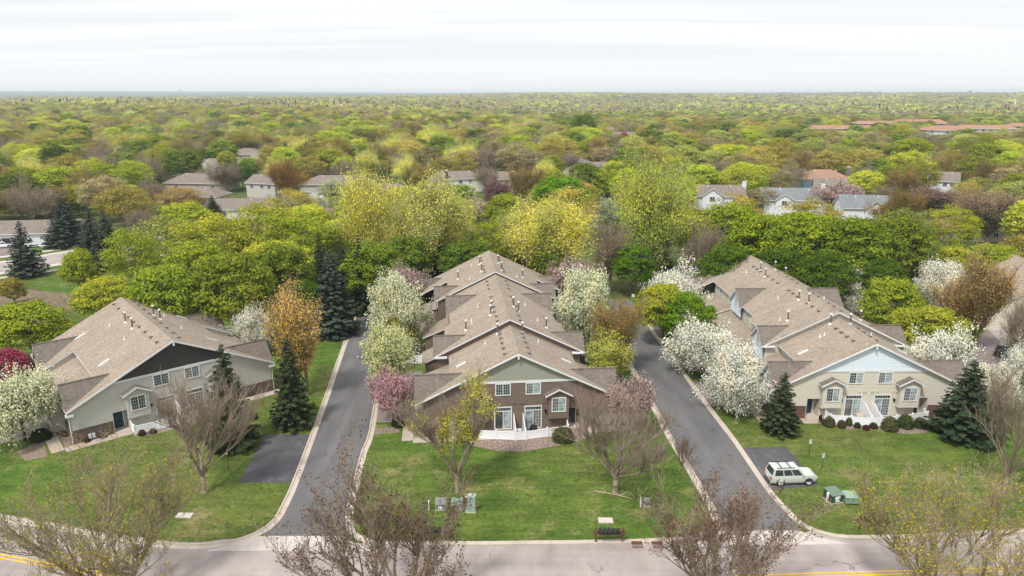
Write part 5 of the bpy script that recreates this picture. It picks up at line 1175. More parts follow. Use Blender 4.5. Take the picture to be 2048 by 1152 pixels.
def stuff_points(name, label, pts, kinds, keys, tints, scales, far=False):
    me = bpy.data.meshes.new(name); me.vertices.add(len(pts)); me.vertices.foreach_set('co', np.asarray(pts, np.float32).ravel())
    a = me.attributes.new('kind', 'INT', 'POINT'); a.data.foreach_set('value', np.asarray(kinds, np.int32))
    a = me.attributes.new('tint', 'FLOAT_COLOR', 'POINT'); a.data.foreach_set('color', np.c_[np.asarray(tints), np.ones(len(pts))].astype(np.float32).ravel())
    a = me.attributes.new('size', 'FLOAT_VECTOR', 'POINT'); a.data.foreach_set('vector', np.asarray(scales, np.float32).ravel())
    a = me.attributes.new('turn', 'FLOAT', 'POINT'); a.data.foreach_set('value', NR.uniform(0, 6.28, len(pts)).astype(np.float32))
    o = link(name, me, kind='stuff', label=label)
    ng = bpy.data.node_groups.new(name, 'GeometryNodeTree'); ng.interface.new_socket('Geometry', in_out='INPUT', socket_type='NodeSocketGeometry'); ng.interface.new_socket('Geometry', in_out='OUTPUT', socket_type='NodeSocketGeometry')
    n = ng.nodes; l = ng.links; gi = n.new('NodeGroupInput'); go = n.new('NodeGroupOutput'); iop = n.new('GeometryNodeInstanceOnPoints')
    jg = n.new('GeometryNodeJoinGeometry')
    srcs = []
    for k in keys:
        m_ = k if far else KIT[k][0]
        so = bpy.data.objects.new('crown_shape', m_); srcs.append(so)
    for so in srcs[::-1]:      # join node lists its links last first
        oi = n.new('GeometryNodeObjectInfo'); oi.inputs['Object'].default_value = so; oi.inputs['As Instance'].default_value = True
        l.new(oi.outputs['Geometry'], jg.inputs[0])
    l.new(gi.outputs[0], iop.inputs['Points']); l.new(jg.outputs[0], iop.inputs['Instance']); iop.inputs['Pick Instance'].default_value = True
    def attr(nm, ty):
        a = n.new('GeometryNodeInputNamedAttribute'); a.data_type = ty; a.inputs['Name'].default_value = nm; return [s for s in a.outputs if s.enabled][0]
    l.new(attr('kind', 'INT'), iop.inputs['Instance Index']); l.new(attr('size', 'FLOAT_VECTOR'), iop.inputs['Scale'])
    cx = n.new('ShaderNodeCombineXYZ'); l.new(attr('turn', 'FLOAT'), cx.inputs[2]); l.new(cx.outputs[0], iop.inputs['Rotation'])
    l.new(iop.outputs[0], go.inputs[0]); md = o.modifiers.new('spread', 'NODES'); md.node_group = ng; return o
# middle woods
kk = ['leafy0', 'leafy1', 'leafy3', 'sparse0', 'sparse1', 'bare0', 'bare2', 'fine0', 'airy2', 'spruce1']
idx = {k: i for i, k in enumerate(kk)}
km = {'olive': ['sparse0', 'sparse1'], 'lime green': ['leafy0', 'leafy1'], 'yellow-green': ['sparse0', 'leafy3'], 'bare brown': ['bare0', 'bare2'], 'grey-green': ['sparse1', 'bare2'], 'bronze': ['fine0'], 'yellowish': ['airy2'], 'mid green': ['leafy1'], 'pale green': ['sparse0', 'leafy0']}
pts = []; kd = []; ti = []; sz = []
rest = list(rest); yy = 362.0
while yy < 1150:
    sp = 12.5; x = -yy * .84 - 20
    while x < yy * .84 + 20:
        qx, qy = x + r2.uniform(-3.6, 3.6), yy + r2.uniform(-3.6, 3.6); x += sp
        if all((qx - a) ** 2 + (qy - b) ** 2 > (c * .8 + 4) ** 2 for a, b, c in FOOT): rest.append((qx, qy))
    yy += sp * .9
drift = np.random.default_rng(9).normal(size=(6, 2)) / 130
for (x, y) in rest:
    front = y > 360 and any(y < b and y > b - 130 and abs(x - a * y / b) < c * .9 for a, b, c in FOOT if b > 360)
    if front and any(y > b - 55 and y < b and abs(x - a * y / b) < c * .8 for a, b, c in FOOT if b > 360): continue
    rr = r2.random(); s1 = math.sin(x * drift[0, 0] + y * drift[0, 1]) + math.sin(x * drift[1, 0] * 2 + y * drift[1, 1] * 2 + 1)
    if rr < .045 + (.12 if s1 > 1.55 else 0): k, c = 'spruce1', (.022, .036, .026); H = r2.uniform(9, 13); W_ = H * .45
    else:
        c, nm = pick_kind(x, y, r2); k = r2.choice(km[nm]); H = r2.uniform(8, 16); W_ = H * r2.uniform(.9, 1.25)
        if k == 'airy2': W_ = H * .95
    if front: H *= .5; W_ *= .8
    f = r2.uniform(.65, 1.6); h0, w0 = KIT[k][2], KIT[k][3]
    pts.append((x, y, float(terrain(x, y)) - .3)); kd.append(idx[k]); ti.append(tuple(v * f for v in c)); sz.append((W_ / w0, W_ / w0, H / h0))
stuff_points('woodland', 'mixed spring woodland of olive, green and bare trees beyond the houses', pts, kd, kk, ti, sz)
# distant woods
far_m = [kit_far('far_crown%d' % i, 200 + i) for i in range(3)] + [kit_far('far_cone', 210, 90, 11, 5, .7, True)]
rf = np.random.default_rng(3); P = []; r = 1150.0
while r < 15500:
    sp = 12.0 * (r / 1150) ** .58; n = int(2 * .70 * r / sp); a = np.linspace(-.70, .70, n) + rf.uniform(-.4, .4, n) * sp / r; rr = r + rf.uniform(-.5, .5, n) * sp
    P.append(np.c_[rr * np.sin(a), rr * np.cos(a), np.full(n, sp)]); r += sp * (1.0 + (r / 15000) * 1.2)
P = np.concatenate(P); keep = np.ones(len(P), bool)
for a, b, c in FOOT:
    if b > 900: keep &= (P[:, 0] - a) ** 2 + (P[:, 1] - b) ** 2 > (c + 8) ** 2; keep &= ~((P[:, 1] < b) & (P[:, 1] > b - 90) & (np.abs(P[:, 0] - a * P[:, 1] / b) < c * .7))
# open strip of the highway that climbs the ridge at right
px_ = 1024 + FPX * P[:, 0] / (P[:, 1] * CP + CAM_H * SP)
keep &= ~((np.abs(px_ - (1975 + (P[:, 1] - 2300) * .012)) < 7) & (P[:, 1] > 2300) & (P[:, 1] < 3900))
P = P[keep]; z = terrain(P[:, 0], P[:, 1]); n = len(P)
cols = np.array([OL, LG, PG, TW, GB, OB, MG, LG2, DG]); wl = np.array([6, 3, 3, 2, 5, 1.2, 1.2, 3, .8]); wr = np.array([3, 3, 7, .8, 4, .4, 3, 2.5, 1.5])
left = P[:, 0] < P[:, 1] * .02; ci = np.where(left, rf.choice(9, n, p=wl / wl.sum()), rf.choice(9, n, p=wr / wr.sum()))
patch = np.sin(P[:, 0] / 83 + 2 * np.sin(P[:, 1] / 260)) + np.sin(P[:, 1] / 171 + P[:, 0] / 320 + 1.3) + .6 * np.sin(P[:, 0] / 31 + P[:, 1] / 77)
pi_ = np.array([OL, PG, GB, OL, LG2, GB])[((patch + 2.6) / 5.2 * 5.99).astype(int)]; use = rf.random(n) < .55
ti = np.where(use[:, None], pi_, cols[ci]) * rf.uniform(.6, 1.5, (n, 1)) * (1 + .10 * patch[:, None])
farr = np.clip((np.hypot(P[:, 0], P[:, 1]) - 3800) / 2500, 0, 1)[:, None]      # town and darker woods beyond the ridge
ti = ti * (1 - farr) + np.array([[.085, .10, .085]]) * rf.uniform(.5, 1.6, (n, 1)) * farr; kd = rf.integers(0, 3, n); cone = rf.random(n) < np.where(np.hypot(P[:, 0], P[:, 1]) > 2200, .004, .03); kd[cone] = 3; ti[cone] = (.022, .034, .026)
s = P[:, 2] / 10.8; sz = np.c_[s * rf.uniform(.95, 1.35, n), s * rf.uniform(.95, 1.35, n), np.minimum(s, 1.6) * rf.uniform(.75, 1.25, n) * (1 + .10 * patch)]
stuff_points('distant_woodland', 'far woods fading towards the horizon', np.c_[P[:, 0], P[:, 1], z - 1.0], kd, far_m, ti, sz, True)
print('trees', len(TREES), 'mid', len(pts), 'far', n)
# ------------------------------------------------------------------ beds, walks, fences
def lsheet(name, T, pts, z, mat):      # sheet given in the frame of a townhouse
    m = MB(); a = sum(pts[i][0] * pts[(i + 1) % len(pts)][1] - pts[(i + 1) % len(pts)][0] * pts[i][1] for i in range(len(pts)))
    P = [(x, y, z) for x, y in (pts if a > 0 else pts[::-1])]; m.poly(P); o = m.obj(name, mat); o.matrix_world = T.matrix_world.copy(); o.location = T.location; o.rotation_euler = T.rotation_euler; o['kind'] = 'structure'; return o
def walk(T, segs, wdt=1.15, stepl=1.5):
    """concrete walk cast in slabs"""
    root = bpy.data.objects.new('walk', None); COL.objects.link(root); root.location = T.location; root.rotation_euler = T.rotation_euler; root['kind'] = 'structure'
    for (a, b) in segs:
        L_ = math.dist(a, b); n = max(1, round(L_ / stepl)); d = ((b[0] - a[0]) / L_, (b[1] - a[1]) / L_); nx = (-d[1] * wdt / 2, d[0] * wdt / 2)
        for i in range(n):
            s0, s1 = L_ * i / n + .012, L_ * (i + 1) / n - .012; m = MB()
            P = [(a[0] + d[0] * s0 - nx[0], a[1] + d[1] * s0 - nx[1], .07), (a[0] + d[0] * s1 - nx[0], a[1] + d[1] * s1 - nx[1], .07), (a[0] + d[0] * s1 + nx[0], a[1] + d[1] * s1 + nx[1], .07), (a[0] + d[0] * s0 + nx[0], a[1] + d[1] * s0 + nx[1], .07)]
            m.prism(P, .1, 0, 0); m.obj('paving_slab', 'walk', root)
    return root
lsheet('mulch_bed', TL, [(-11.5, 5.5), (-11.5, -.7), (-6.9, -.7), (-6.9, 0), (-10.6, 0), (-10.6, 5.5)], .012, 'mulch'); lsheet('mulch_bed', TL, [(-5.4, -.4), (-5.4, -2.6), (-3, -3.2), (2, -3.3), (6, -2.6), (7, 0), (-5, 0)], .012, 'mulch')
walk(TL, [((-12.2, 5.4), (-12.2, -1.0)), ((-11.6, -1.0), (-5.4, -1.0)), ((7, -.9), (12.5, -.9))])
lsheet('mulch_bed', TL, [(-15.4, 1.8), (-15.0, -.9), (-13.2, -1.2), (-12.8, 3.4)], .012, 'mulch')
lsheet('mulch_bed', TC, [(-11.2, 5), (-11.2, -1.2), (-6.8, -1.2), (-6.8, 0), (-10.6, 0), (-10.6, 5)], .012, 'mulch'); lsheet('mulch_bed', TC, [(-5.4, -.5), (-5.2, -3.2), (-2.5, -4.6), (0, -5.0), (4, -4.0), (6.4, -3.2), (7.6, -2), (11, -1.2), (11.6, 4), (10.6, 4), (10.6, 0), (-5, 0)], .012, 'mulch')
walk(TC, [((-11.8, 4.4), (-11.8, -1.5)), ((-11.2, -1.5), (-5.4, -1.5)), ((7.0, -1.0), (12.3, -1.0)), ((12.3, -.5), (12.3, 4.5))])
lsheet('mulch_bed', TC, [(-16.2, 2.0), (-13.0, 1.8), (-12.6, .6), (-15.6, .4)], .012, 'mulch')
lsheet('mulch_bed', TR, [(-11.0, 5), (-11.0, -.7), (-6.9, -.7), (-6.9, 0), (-10.6, 0), (-10.6, 5)], .012, 'mulch'); lsheet('mulch_bed', TR, [(-5.9, -.6), (-5.2, -1.8), (-3.5, -3.0), (-1, -3.0), (2.2, -4.2), (4.6, -3.9), (6.6, -2.4), (11, -1.4), (11, 0), (-5.8, 0)], .012, 'mulch')
walk(TR, [((-11.7, 6), (-11.7, -1.0)), ((-11.1, -1.0), (-5.4, -1.0)), ((7.0, -.9), (12.3, -.9))])
for T in (TL, TC, TR): lsheet('patio_slab', T, [(-4.4, -2.1), (4.4, -2.1), (4.4, 0), (-4.4, 0)], .03, 'walk')
for y0, y1 in ((3.2, 9.6), (13, 17.8), (22.6, 28), (34, 39)):
    lsheet('driveway', TC, [(-10.6, y0), (-16.6 + y0 * .05, y0), (-16.6 + y1 * .05, y1), (-10.6, y1)], .009, 'driveway'); lsheet('driveway', TC, [(10.6, y0), (14.6, y0), (14.8, y1), (10.6, y1)], .009, 'driveway')
for y0, y1 in ((3.2, 10.5), (14, 20.5), (22, 27), (28, 35)):
    lsheet('driveway', TR, [(-10.6, y0), (-20, y0), (-20.5, y1), (-10.6, y1)], .009, 'driveway'); lsheet('driveway', TR, [(10.6, y0), (18, y0), (18, y1), (10.6, y1)], .009, 'driveway')
def fence(T, label, pts, divs, low=1.0):
    F = thing('vinyl_fence', label, 'fence', T.location, T.rotation_euler[2], 'low white fences round the patios')
    for a, b in zip(pts, pts[1:]):
        L_ = math.dist(a, b); n = max(1, round(L_ / 2.2))
        for i in range(n):
            p = [a[k] + (b[k] - a[k]) * i / n for k in (0, 1)]; q = [a[k] + (b[k] - a[k]) * (i + 1) / n for k in (0, 1)]; U = Vector((q[0] - p[0], q[1] - p[1], 0)); l2 = U.length; U /= l2; Nn = Vector((U.y, -U.x, 0))
            m = MB(); m.fbox((p[0], p[1], 0), U, Nn, .07, l2 - .07, .12, low - .12, -.015, .015); m.fbox((p[0], p[1], 0), U, Nn, .07, l2 - .07, low - .12, low - .02, -.035, .035); m.fbox((p[0], p[1], 0), U, Nn, .07, l2 - .07, .06, .18, -.035, .035)
            k = int(l2 / .16)
            for j in range(1, k): u = l2 * j / k; m.fbox((p[0], p[1], 0), U, Nn, u - .006, u + .006, .18, low - .12, .015, .026)
            m.obj('fence_panel', 'vinyl', F)
            m = MB(); m.box((p[0] - .065, p[1] - .065, 0), (p[0] + .065, p[1] + .065, low + .06)); m.lathe([(.11, low + .06), (.11, low + .1), (.01, low + .2)], 4, (p[0], p[1], 0)); m.obj('post', 'vinyl', F)
    p = pts[-1]; m = MB(); m.box((p[0] - .065, p[1] - .065, 0), (p[0] + .065, p[1] + .065, low + .06)); m.lathe([(.11, low + .06), (.11, low + .1), (.01, low + .2)], 4, (p[0], p[1], 0)); m.obj('post', 'vinyl', F)
    for (x, y0, y1, h0, h1) in divs:
        m = MB(); m.prism([(x - .03, y0, .08), (x - .03, y1, .08), (x - .03, y1, h1), (x - .03, y0 + (y1 - y0) * .25, h0), (x - .03, y0, h0)], .06, 0, 0, (1, 0, 0)); m.obj('divider_panel', 'vinyl', F)
        m = MB(); m.box((x - .07, y1 - .07, 0), (x + .07, y1 + .07, h1 + .12)); m.obj('post', 'vinyl', F)
    return F
fence(TR, 'white fence with two tall dividers in front of the cream townhouse', [(-4.7, -.4), (-4.6, -1.5), (-.55, -2.3), (.55, -2.3), (6.4, -1.0), (6.4, -.3)], [(-.5, -.08, -2.25, 1.95, 1.2), (.5, -.08, -2.25, 1.95, 1.2)])
fence(TC, 'white fence with two tall dividers in front of the brown townhouse', [(-4.7, -.6), (-4.5, -1.7), (-.55, -2.5), (.55, -2.5), (5.2, -1.6), (5.3, -.4)], [(-.5, -.08, -2.45, 1.95, 1.2), (.5, -.08, -2.45, 1.95, 1.2)])
fence(TL, 'white fence in front of the grey townhouse, half hidden by the bare tree', [(-5.3, -.6), (-5.3, -1.9), (-.55, -2.5), (.55, -2.5), (5.2, -1.6), (5.3, -.4)], [(-.5, -.08, -2.45, 1.95, 1.2), (.5, -.08, -2.45, 1.95, 1.2)])
for T, lab, pts in ((TC, 'pale fence beside a garage on the left side of the brown row', [(-10.7, 20.5), (-13.2, 20.5), (-13.2, 22.4)]), (TC, 'white fence round a side patio on the right of the brown row', [(10.7, 10.2), (12.6, 10.2), (12.6, 14.4), (10.7, 14.4)]), (TC, 'white fence round the farther side patio on the right of the brown row', [(10.7, 19.0), (12.8, 19.0), (12.8, 22.6)])):
    fence(T, lab, pts, [], 1.25)
# ------------------------------------------------------------------ shrubs
def shrub_mesh(name, seed, n=1500, leaf=.045, bare=0.0):
    rng = np.random.default_rng(seed); d = rng.normal(size=(n, 3)); d /= np.linalg.norm(d, axis=1)[:, None]; d[:, 2] = np.abs(d[:, 2]) * 1.0
    P = d * np.array([.5, .5, .85]) * rng.uniform(.6, 1.06, (n, 1)) + np.array([0, 0, .08]); sg = [((0, 0, 0), tuple(d[i] * np.array([.46, .46, .8])), .012, .006, 1) for i in range(120)]
    return quads_mesh(name, P, rng.uniform(.7, 1.3, n) * leaf, ['leaf', 'bark'], np.clip(rng.normal(.45 + .3 * d[:, 2], .15), 0, 1), d, seg=seg_arr(sg), rng=rng)
SH = [shrub_mesh('shrub', 300 + i) for i in range(2)]; SHB = shrub_mesh('shrub', 305, 900, .04)
def shrub(x, y, w_, h_, col, label, group=None, me=None):
    o = bpy.data.objects.new('shrub', me or R.choice(SH)); COL.objects.link(o); o.location = (x, y, 0); o.rotation_euler = (0, 0, R.uniform(0, 6)); o.scale = (w_, w_, h_ / .93); o.color = (*col, 1); tag(o, label, 'shrub', group); return o
def loc(T, x, y): c, s = math.cos(T.rotation_euler[2]), math.sin(T.rotation_euler[2]); return T.location.x + x * c - y * s, T.location.y + x * s + y * c
def shp(px, py, w_, h_, col, label, group=None, me=None): x, y = G(px, py); return shrub(x, y + w_ * .3, w_, h_, col, label, group, me)
DK = (.035, .055, .022); BRN = (.075, .085, .035); RDB = (.07, .035, .028)
shp(796, 855, 1.5, 1.0, DK, 'dark green round shrub under the pink crabapple'); shp(1127, 886, 2.4, 1.35, BRN, 'big brownish green shrub at the right end of the brown townhouse fence')
shp(75, 884, 2.1, 1.1, DK, 'dark green shrub under the white blossom tree at left'); shp(282, 872, .8, .6, RDB, 'small reddish shrub before the grey townhouse fence, left one'); shp(304, 868, .8, .5, RDB, 'small reddish shrub before the grey townhouse fence, right one')
g5 = 'shrubs in the bed of the cream townhouse'
for px, py, w_, h_, c, lab in [(1661, 855, 1.25, 1.1, BRN, 'leftmost grey-green shrub at the fence end'), (1685, 857, .95, .85, (.08, .07, .035), 'second, brownish shrub from the left'), (1699, 852, .75, .9, BRN, 'small upright shrub behind the brownish one'), (1716, 857, .75, .6, DK, 'small dark shrub left of the fence middle post'), (1734, 861, .75, .55, RDB, 'small reddish shrub nearest the lawn'), (1749, 858, .9, .6, (.05, .05, .028), 'low dark shrub right of the reddish one'), (1784, 864, 1.75, 1.5, (.085, .095, .04), 'tall loose olive shrub'), (1815, 858, 1.75, 1.45, (.055, .08, .025), 'round green shrub, second from the right'), (1843, 858, 1.35, 1.15, BRN, 'rightmost grey-green shrub')]:
    shp(px, py, w_, h_, c, lab + ' in front of the cream townhouse', g5)
shp(1165, 672, 2.0, 1.6, DK, 'dark round shrub by the farther side patio of the brown row'); shp(1182, 745, 1.6, 1.4, DK, 'dark round shrub by the nearer side patio of the brown row'); shp(1203, 770, 1.6, 1.2, BRN, 'olive shrub right of the side roof of the brown row')
for i, (x, y) in enumerate([(-10.9, 2.6), (-9.5, -.45), (-8, -.5)]): 
    for T, nm in ((TL, 'grey'), (TR, 'cream')): xx, y_ = loc(T, x, y); shrub(xx, y_, .7, .45, (.05, .05, .03), ['low dark shrub by the left side wall', 'low dark shrub at the left end of the front', 'low dark shrub under the brick front'][i] + ' of the %s townhouse' % nm, 'low shrubs along the brick walls')
# ------------------------------------------------------------------ utility boxes, mailboxes, signs
def box_thing(name, label, cat, px, py, rz, w_, d_, h, mat, slope=.0, base='concrete', extra=None):
    x, y = G(px, py); T = thing(name, label, cat, (x, y, 0), rad(rz))
    m = MB(); m.box((-w_ / 2 - .05, -.05, 0), (w_ / 2 + .05, d_ + .05, .08)); m.obj('base_pad', base, T)
    m = MB(); m.prism([(-w_ / 2, 0, .08), (-w_ / 2, d_, .08), (-w_ / 2, d_, h), (-w_ / 2, 0, h - slope)], w_, 0, 0, (1, 0, 0)); m.obj('cabinet', mat, T)
    m = MB(); m.prism([(-w_ / 2 - .04, -.05, h - slope + .01), (w_ / 2 + .04, -.05, h - slope + .01), (w_ / 2 + .04, d_ + .04, h + .06), (-w_ / 2 - .04, d_ + .04, h + .06)], .05, 0, 0); m.obj('lid', extra or mat, T)
    m = MB()
    m.box((-.012, -.012, .14), (.012, -.002, h - slope - .08)); m.box((w_ * .12, -.03, h * .45), (w_ * .12 + .05, -.002, h * .6)); m.obj('door_seam', 'black', T); return T
def stake(label, px, py, h, mat='sign_white', r=.06, cap=None):
    x, y = G(px, py); T = thing('marker_post', label, 'post', (x, y, 0)); m = MB(); m.tube((0, 0, 0), (0, 0, h * .85), r, n=8); m.obj('post', mat, T); m = MB(); m.lathe([(r, h * .85), (r * 1.15, h * .86), (r * 1.1, h * .95), (r * .5, h)], 8); m.obj('cap', cap or mat, T)
stake('white utility marker post left of the dark transformer box', 858, 1020, .95); stake('white marker post beside the small grey box near the bare tree', 1281, 1013, .95)
stake('short dark green post right of the small grey box', 1311, 1015, .75, 'box_dark_green', .09); stake('white marker post left of the dark green transformer', 1654, 1004, .95, r=.1)
T = box_thing('transformer_box', 'dark grey transformer box with a white notice, left of the green ones', 'utility box', 882, 1021, 4, .9, .8, .7, 'metal_grey', .12, extra='metal_grey')
m = MB(); m.box((-.22, -.02, .18), (.18, -.004, .42)); m.obj('notice', 'sign_white', T)
box_thing('utility_pedestal', 'low green utility box between the dark one and the tall cabinet', 'utility box', 914, 1020, -2, .95, .75, .66, 'box_sage', .16, extra='box_green')
box_thing('utility_cabinet', 'tall grey-green utility cabinet, rightmost of the three by the lawn tree', 'utility box', 941, 1026, -3, .8, .55, 1.5, 'box_sage', 0)
box_thing('utility_pedestal', 'small grey utility box near the foot of the bare tree', 'utility box', 1294, 1014, 0, .42, .4, .6, 'metal_grey', .05)
T = box_thing('transformer_box', 'dark green transformer box with a white label on the right lawn', 'utility box', 1674, 1007, 14, 1.15, 1.15, .95, 'box_dark_green', .14, extra='box_mid_green')
m = MB(); m.box((-.25, -.02, .42), (.25, -.004, .7)); m.obj('label_plate', 'sign_white', T); m = MB(); m.box((-.2, -.02, .18), (.2, -.004, .34)); m.obj('label_plate', 'sign_white', T)
box_thing('utility_pedestal', 'pale green utility box right of the dark green transformer', 'utility box', 1704, 1009, -2, 1.15, .95, .75, 'box_green', .1, base='black', extra='box_green')
def mailboxes(px, py, label, nbox=5, rz=0):
    x, y = G(px, py); T = thing('mailbox_stand', label, 'mailboxes', (x, y, 0), rad(rz))
    for s in (-1, 1): m = MB(); m.box((s * 1.08 - .06, -.06, 0), (s * 1.08 + .06, .06, 1.35)); m.obj('post', 'wood_post', T)
    for yy in (-.12, .12): m = MB(); m.box((-1.32, yy - .05, .82), (1.32, yy + .05, .93)); m.obj('crossbar', 'wood_post', T)
    for i in range(nbox):
        u = -.9 + 1.8 * (i + .5) / nbox; m = MB(); prof = [(-.15, .94), (.15, .94), (.15, 1.1)] + [(.15 * math.cos(a), 1.1 + .13 * math.sin(a)) for a in np.linspace(.4, 2.74, 5)] + [(-.15, 1.1)]
        m.prism([(u + a, -.38, b) for a, b in prof][::-1], .6, 0, 0, (0, 1, 0)); mb = m.obj('mailbox', 'box_black', T)
        m = MB(); m.box((u + .155, -.2, 1.05), (u + .17, -.16, 1.25)); m.obj('flag', 'red_lamp', mb)
    return T
mailboxes(1218, 1085, 'row of black mailboxes on brown wooden posts by the street, right one'); mailboxes(878, 1082, 'row of black mailboxes behind the bare tree, left of the middle kerb'); mailboxes(1745, 1060, 'brown wooden mailbox stand behind the yellow-leaved tree', 3, -4)
def slab_thing(name, label, cat, px, py, w_, d_, mat='sign_white', h=.1):
    x, y = G(px, py); m = MB(); m.prism([(-w_ / 2, -d_ / 2, h), (w_ / 2, -d_ / 2, h), (w_ / 2, d_ / 2, h), (-w_ / 2, d_ / 2, h)], h + .02, 0, 0); o = m.obj(name, mat, loc=(x, y, 0)); tag(o, label, cat); return o
slab_thing('concrete_slab', 'pale concrete slab in the grass above the right mailboxes', 'slab', 1211, 1042, 1.25, .75, 'apron'); slab_thing('concrete_slab', 'whitish broken concrete slab on the left lawn', 'slab', 369, 1032, 1.35, .7, 'apron')
for px in (1275, 1316): 
    x, y = G(px, 1093); T = thing('storm_drain', 'rusty storm drain in the kerb, %s of the two' % ('left' if px < 1300 else 'right'), 'drain', (x, y, .02), rad(1)); m = MB()
    m.box((-.42, -.22, 0), (.42, -.18, .04)); m.box((-.42, .28, 0), (.42, .32, .04)); m.obj('frame', 'rust', T); m = MB(); [m.box((-.4 + i * .1, -.18, .0), (-.36 + i * .1, .28, .03)) for i in range(9)]; m.obj('grate', 'rust', T, kind='stuff'); m = MB(); m.box((-.42, .33, .02), (.42, .5, .14)); m.obj('kerb_inlet', 'rust', T)
x, y = G(1347, 1058); T = thing('fire_hydrant', 'red fire hydrant near the kerb of the right drive', 'hydrant', (x, y, 0)); m = MB(); m.lathe([(.17, 0), (.17, .06), (.11, .08), (.11, .5), (.15, .52), (.14, .6), (.05, .72)], 10); m.obj('body', 'hydrant_red', T)
for s in (-1, 1): m = MB(); m.tube((s * .1, 0, .38), (s * .2, 0, .38), .06, n=8); m.obj('outlet', 'cap_white', T)
def sign(px, py, ptop, label, rz, w_=.32, h_=.46, mat='sign_white', text=True):
    x, y = G(px, py); H = top_height(ptop, y); T = thing('parking_sign', label, 'sign', (x, y, 0), rad(rz)); m = MB(); m.box((-.025, .0, 0), (.025, .04, H - .02)); m.obj('post', 'post_green', T)
    m = MB(); m.box((-w_ / 2, -.02, H - h_), (w_ / 2, -.003, H)); p = m.obj('sign_plate', mat, T)
    if text:
        m = MB(); [m.box((-w_ * .3, -.024, H - .12 - i * .09), (w_ * (.3 - .1 * (i % 2)), -.0205, H - .085 - i * .09)) for i in range(3)]; m.obj('lettering', 'box_dark_green', p)
sign(1618, 911, 879, 'white parking sign at the far corner of the right parking pad', 25, text=True); sign(1643, 941, 907, 'white parking sign on the lawn right of the silver car', 30); sign(1560, 989, 955, 'parking sign seen from behind in front of the silver car', 8, mat='plate', text=False)
sign(457, 938, 903, 'thin sign post beside the left parking pad', -25, .14, .3, text=False); sign(1391, 990, 957, 'thin sign post beside the kerb of the right drive', 60, .14, .3, mat='plate', text=False); sign(726, 965, 938, 'small pale post at the kerb of the left drive', 60, .12, .3, mat='plate', text=False)
sign(1266, 598, 588, 'small white sign at the end of the right drive', 0, .5, .6, text=False)
def prop(T, x, y, z=0.0): xx, y_ = loc(T, x, y); return (xx, y_, z)
T = thing('covered_grill', 'black covered grill on the brown townhouse patio', 'grill', prop(TC, 1.5, -1.3)); m = MB(); m.lathe([(.42, 0), (.45, .5), (.4, .85), (.28, 1.05), (.05, 1.12)], 10); m.obj('cover', 'black', T)
T = thing('air_conditioner', 'small grey unit between the two fence dividers', 'air conditioner', prop(TC, -.05, -1.5)); m = MB(); m.box((-.38, -.38, .03), (.38, .38, .7)); m.obj('casing', 'metal_grey', T); m = MB(); m.lathe([(.3, .7), (.3, .74), (.05, .76)], 12); m.obj('fan_grille', 'plate', T)
T = thing('patio_chair', 'dark metal chair at the left end of the cream townhouse fence', 'chair', prop(TR, -5.6, -1.6), .5); m = MB(); m.box((-.25, -.25, .4), (.25, .25, .45)); m.obj('seat', 'black', T); m = MB(); m.box((-.25, .22, .45), (.25, .26, .95)); m.obj('backrest', 'black', T)
for a in (-.22, .22):
    for b in (-.22, .22): m = MB(); m.box((a - .02, b - .02, 0), (a + .02, b + .02, .4)); m.obj('leg', 'black', T)
T = thing('garden_hose_box', 'tan covered grill on the cream townhouse patio', 'grill', prop(TR, -1.2, -1.1)); T.name = 'covered_grill'; m = MB(); m.lathe([(.5, 0), (.55, .4), (.5, .8), (.3, 1.0), (.05, 1.05)], 10); m.obj('cover', 'siding_tan', T)
for T0, lab in ((TL, 'grey meter cluster low on the left brick front of the grey townhouse'), (TR, 'grey meter cluster low on the right brick front of the cream townhouse')):
    xx = -9.0 if T0 is TL else 9.3; T = thing('meter_cluster', lab, 'meter', prop(T0, xx, -.45), T0.rotation_euler[2]); m = MB(); m.box((-.3, 0, .3), (-.05, .2, .75)); m.box((.05, 0, .3), (.3, .2, .75)); m.obj('meter', 'plate', T, kind='stuff'); m = MB(); m.tube((-.17, .1, 0), (-.17, .1, .3), .03); m.tube((.17, .1, 0), (.17, .1, .3), .03); m.tube((-.17, .1, .85), (.17, .1, .85), .03); m.obj('pipe', 'metal_grey', T, kind='stuff')
x, y = G(1225, 990); br = MB()
for a, b, r_ in [((-1.9, .7, .12), (0, .1, .1), .05), ((0, .1, .1), (1.3, -.5, .08), .045), ((-.9, .4, .12), (-1.1, .95, .3), .025), ((.4, 0, .1), (1.2, .5, .25), .025), ((-1.3, .5, .1), (-1.9, .2, .1), .02)]: br.tube(a, b, r_, r_ * .5, 5)
o = br.obj('fallen_branch', 'dead_branch', loc=(x + .3, y - .2, 0)); tag(o, 'pale fallen branch at the foot of the bare tree on the centre lawn', 'branch')
for T0, nm, xs in ((TL, 'grey', (-6,)),): pass
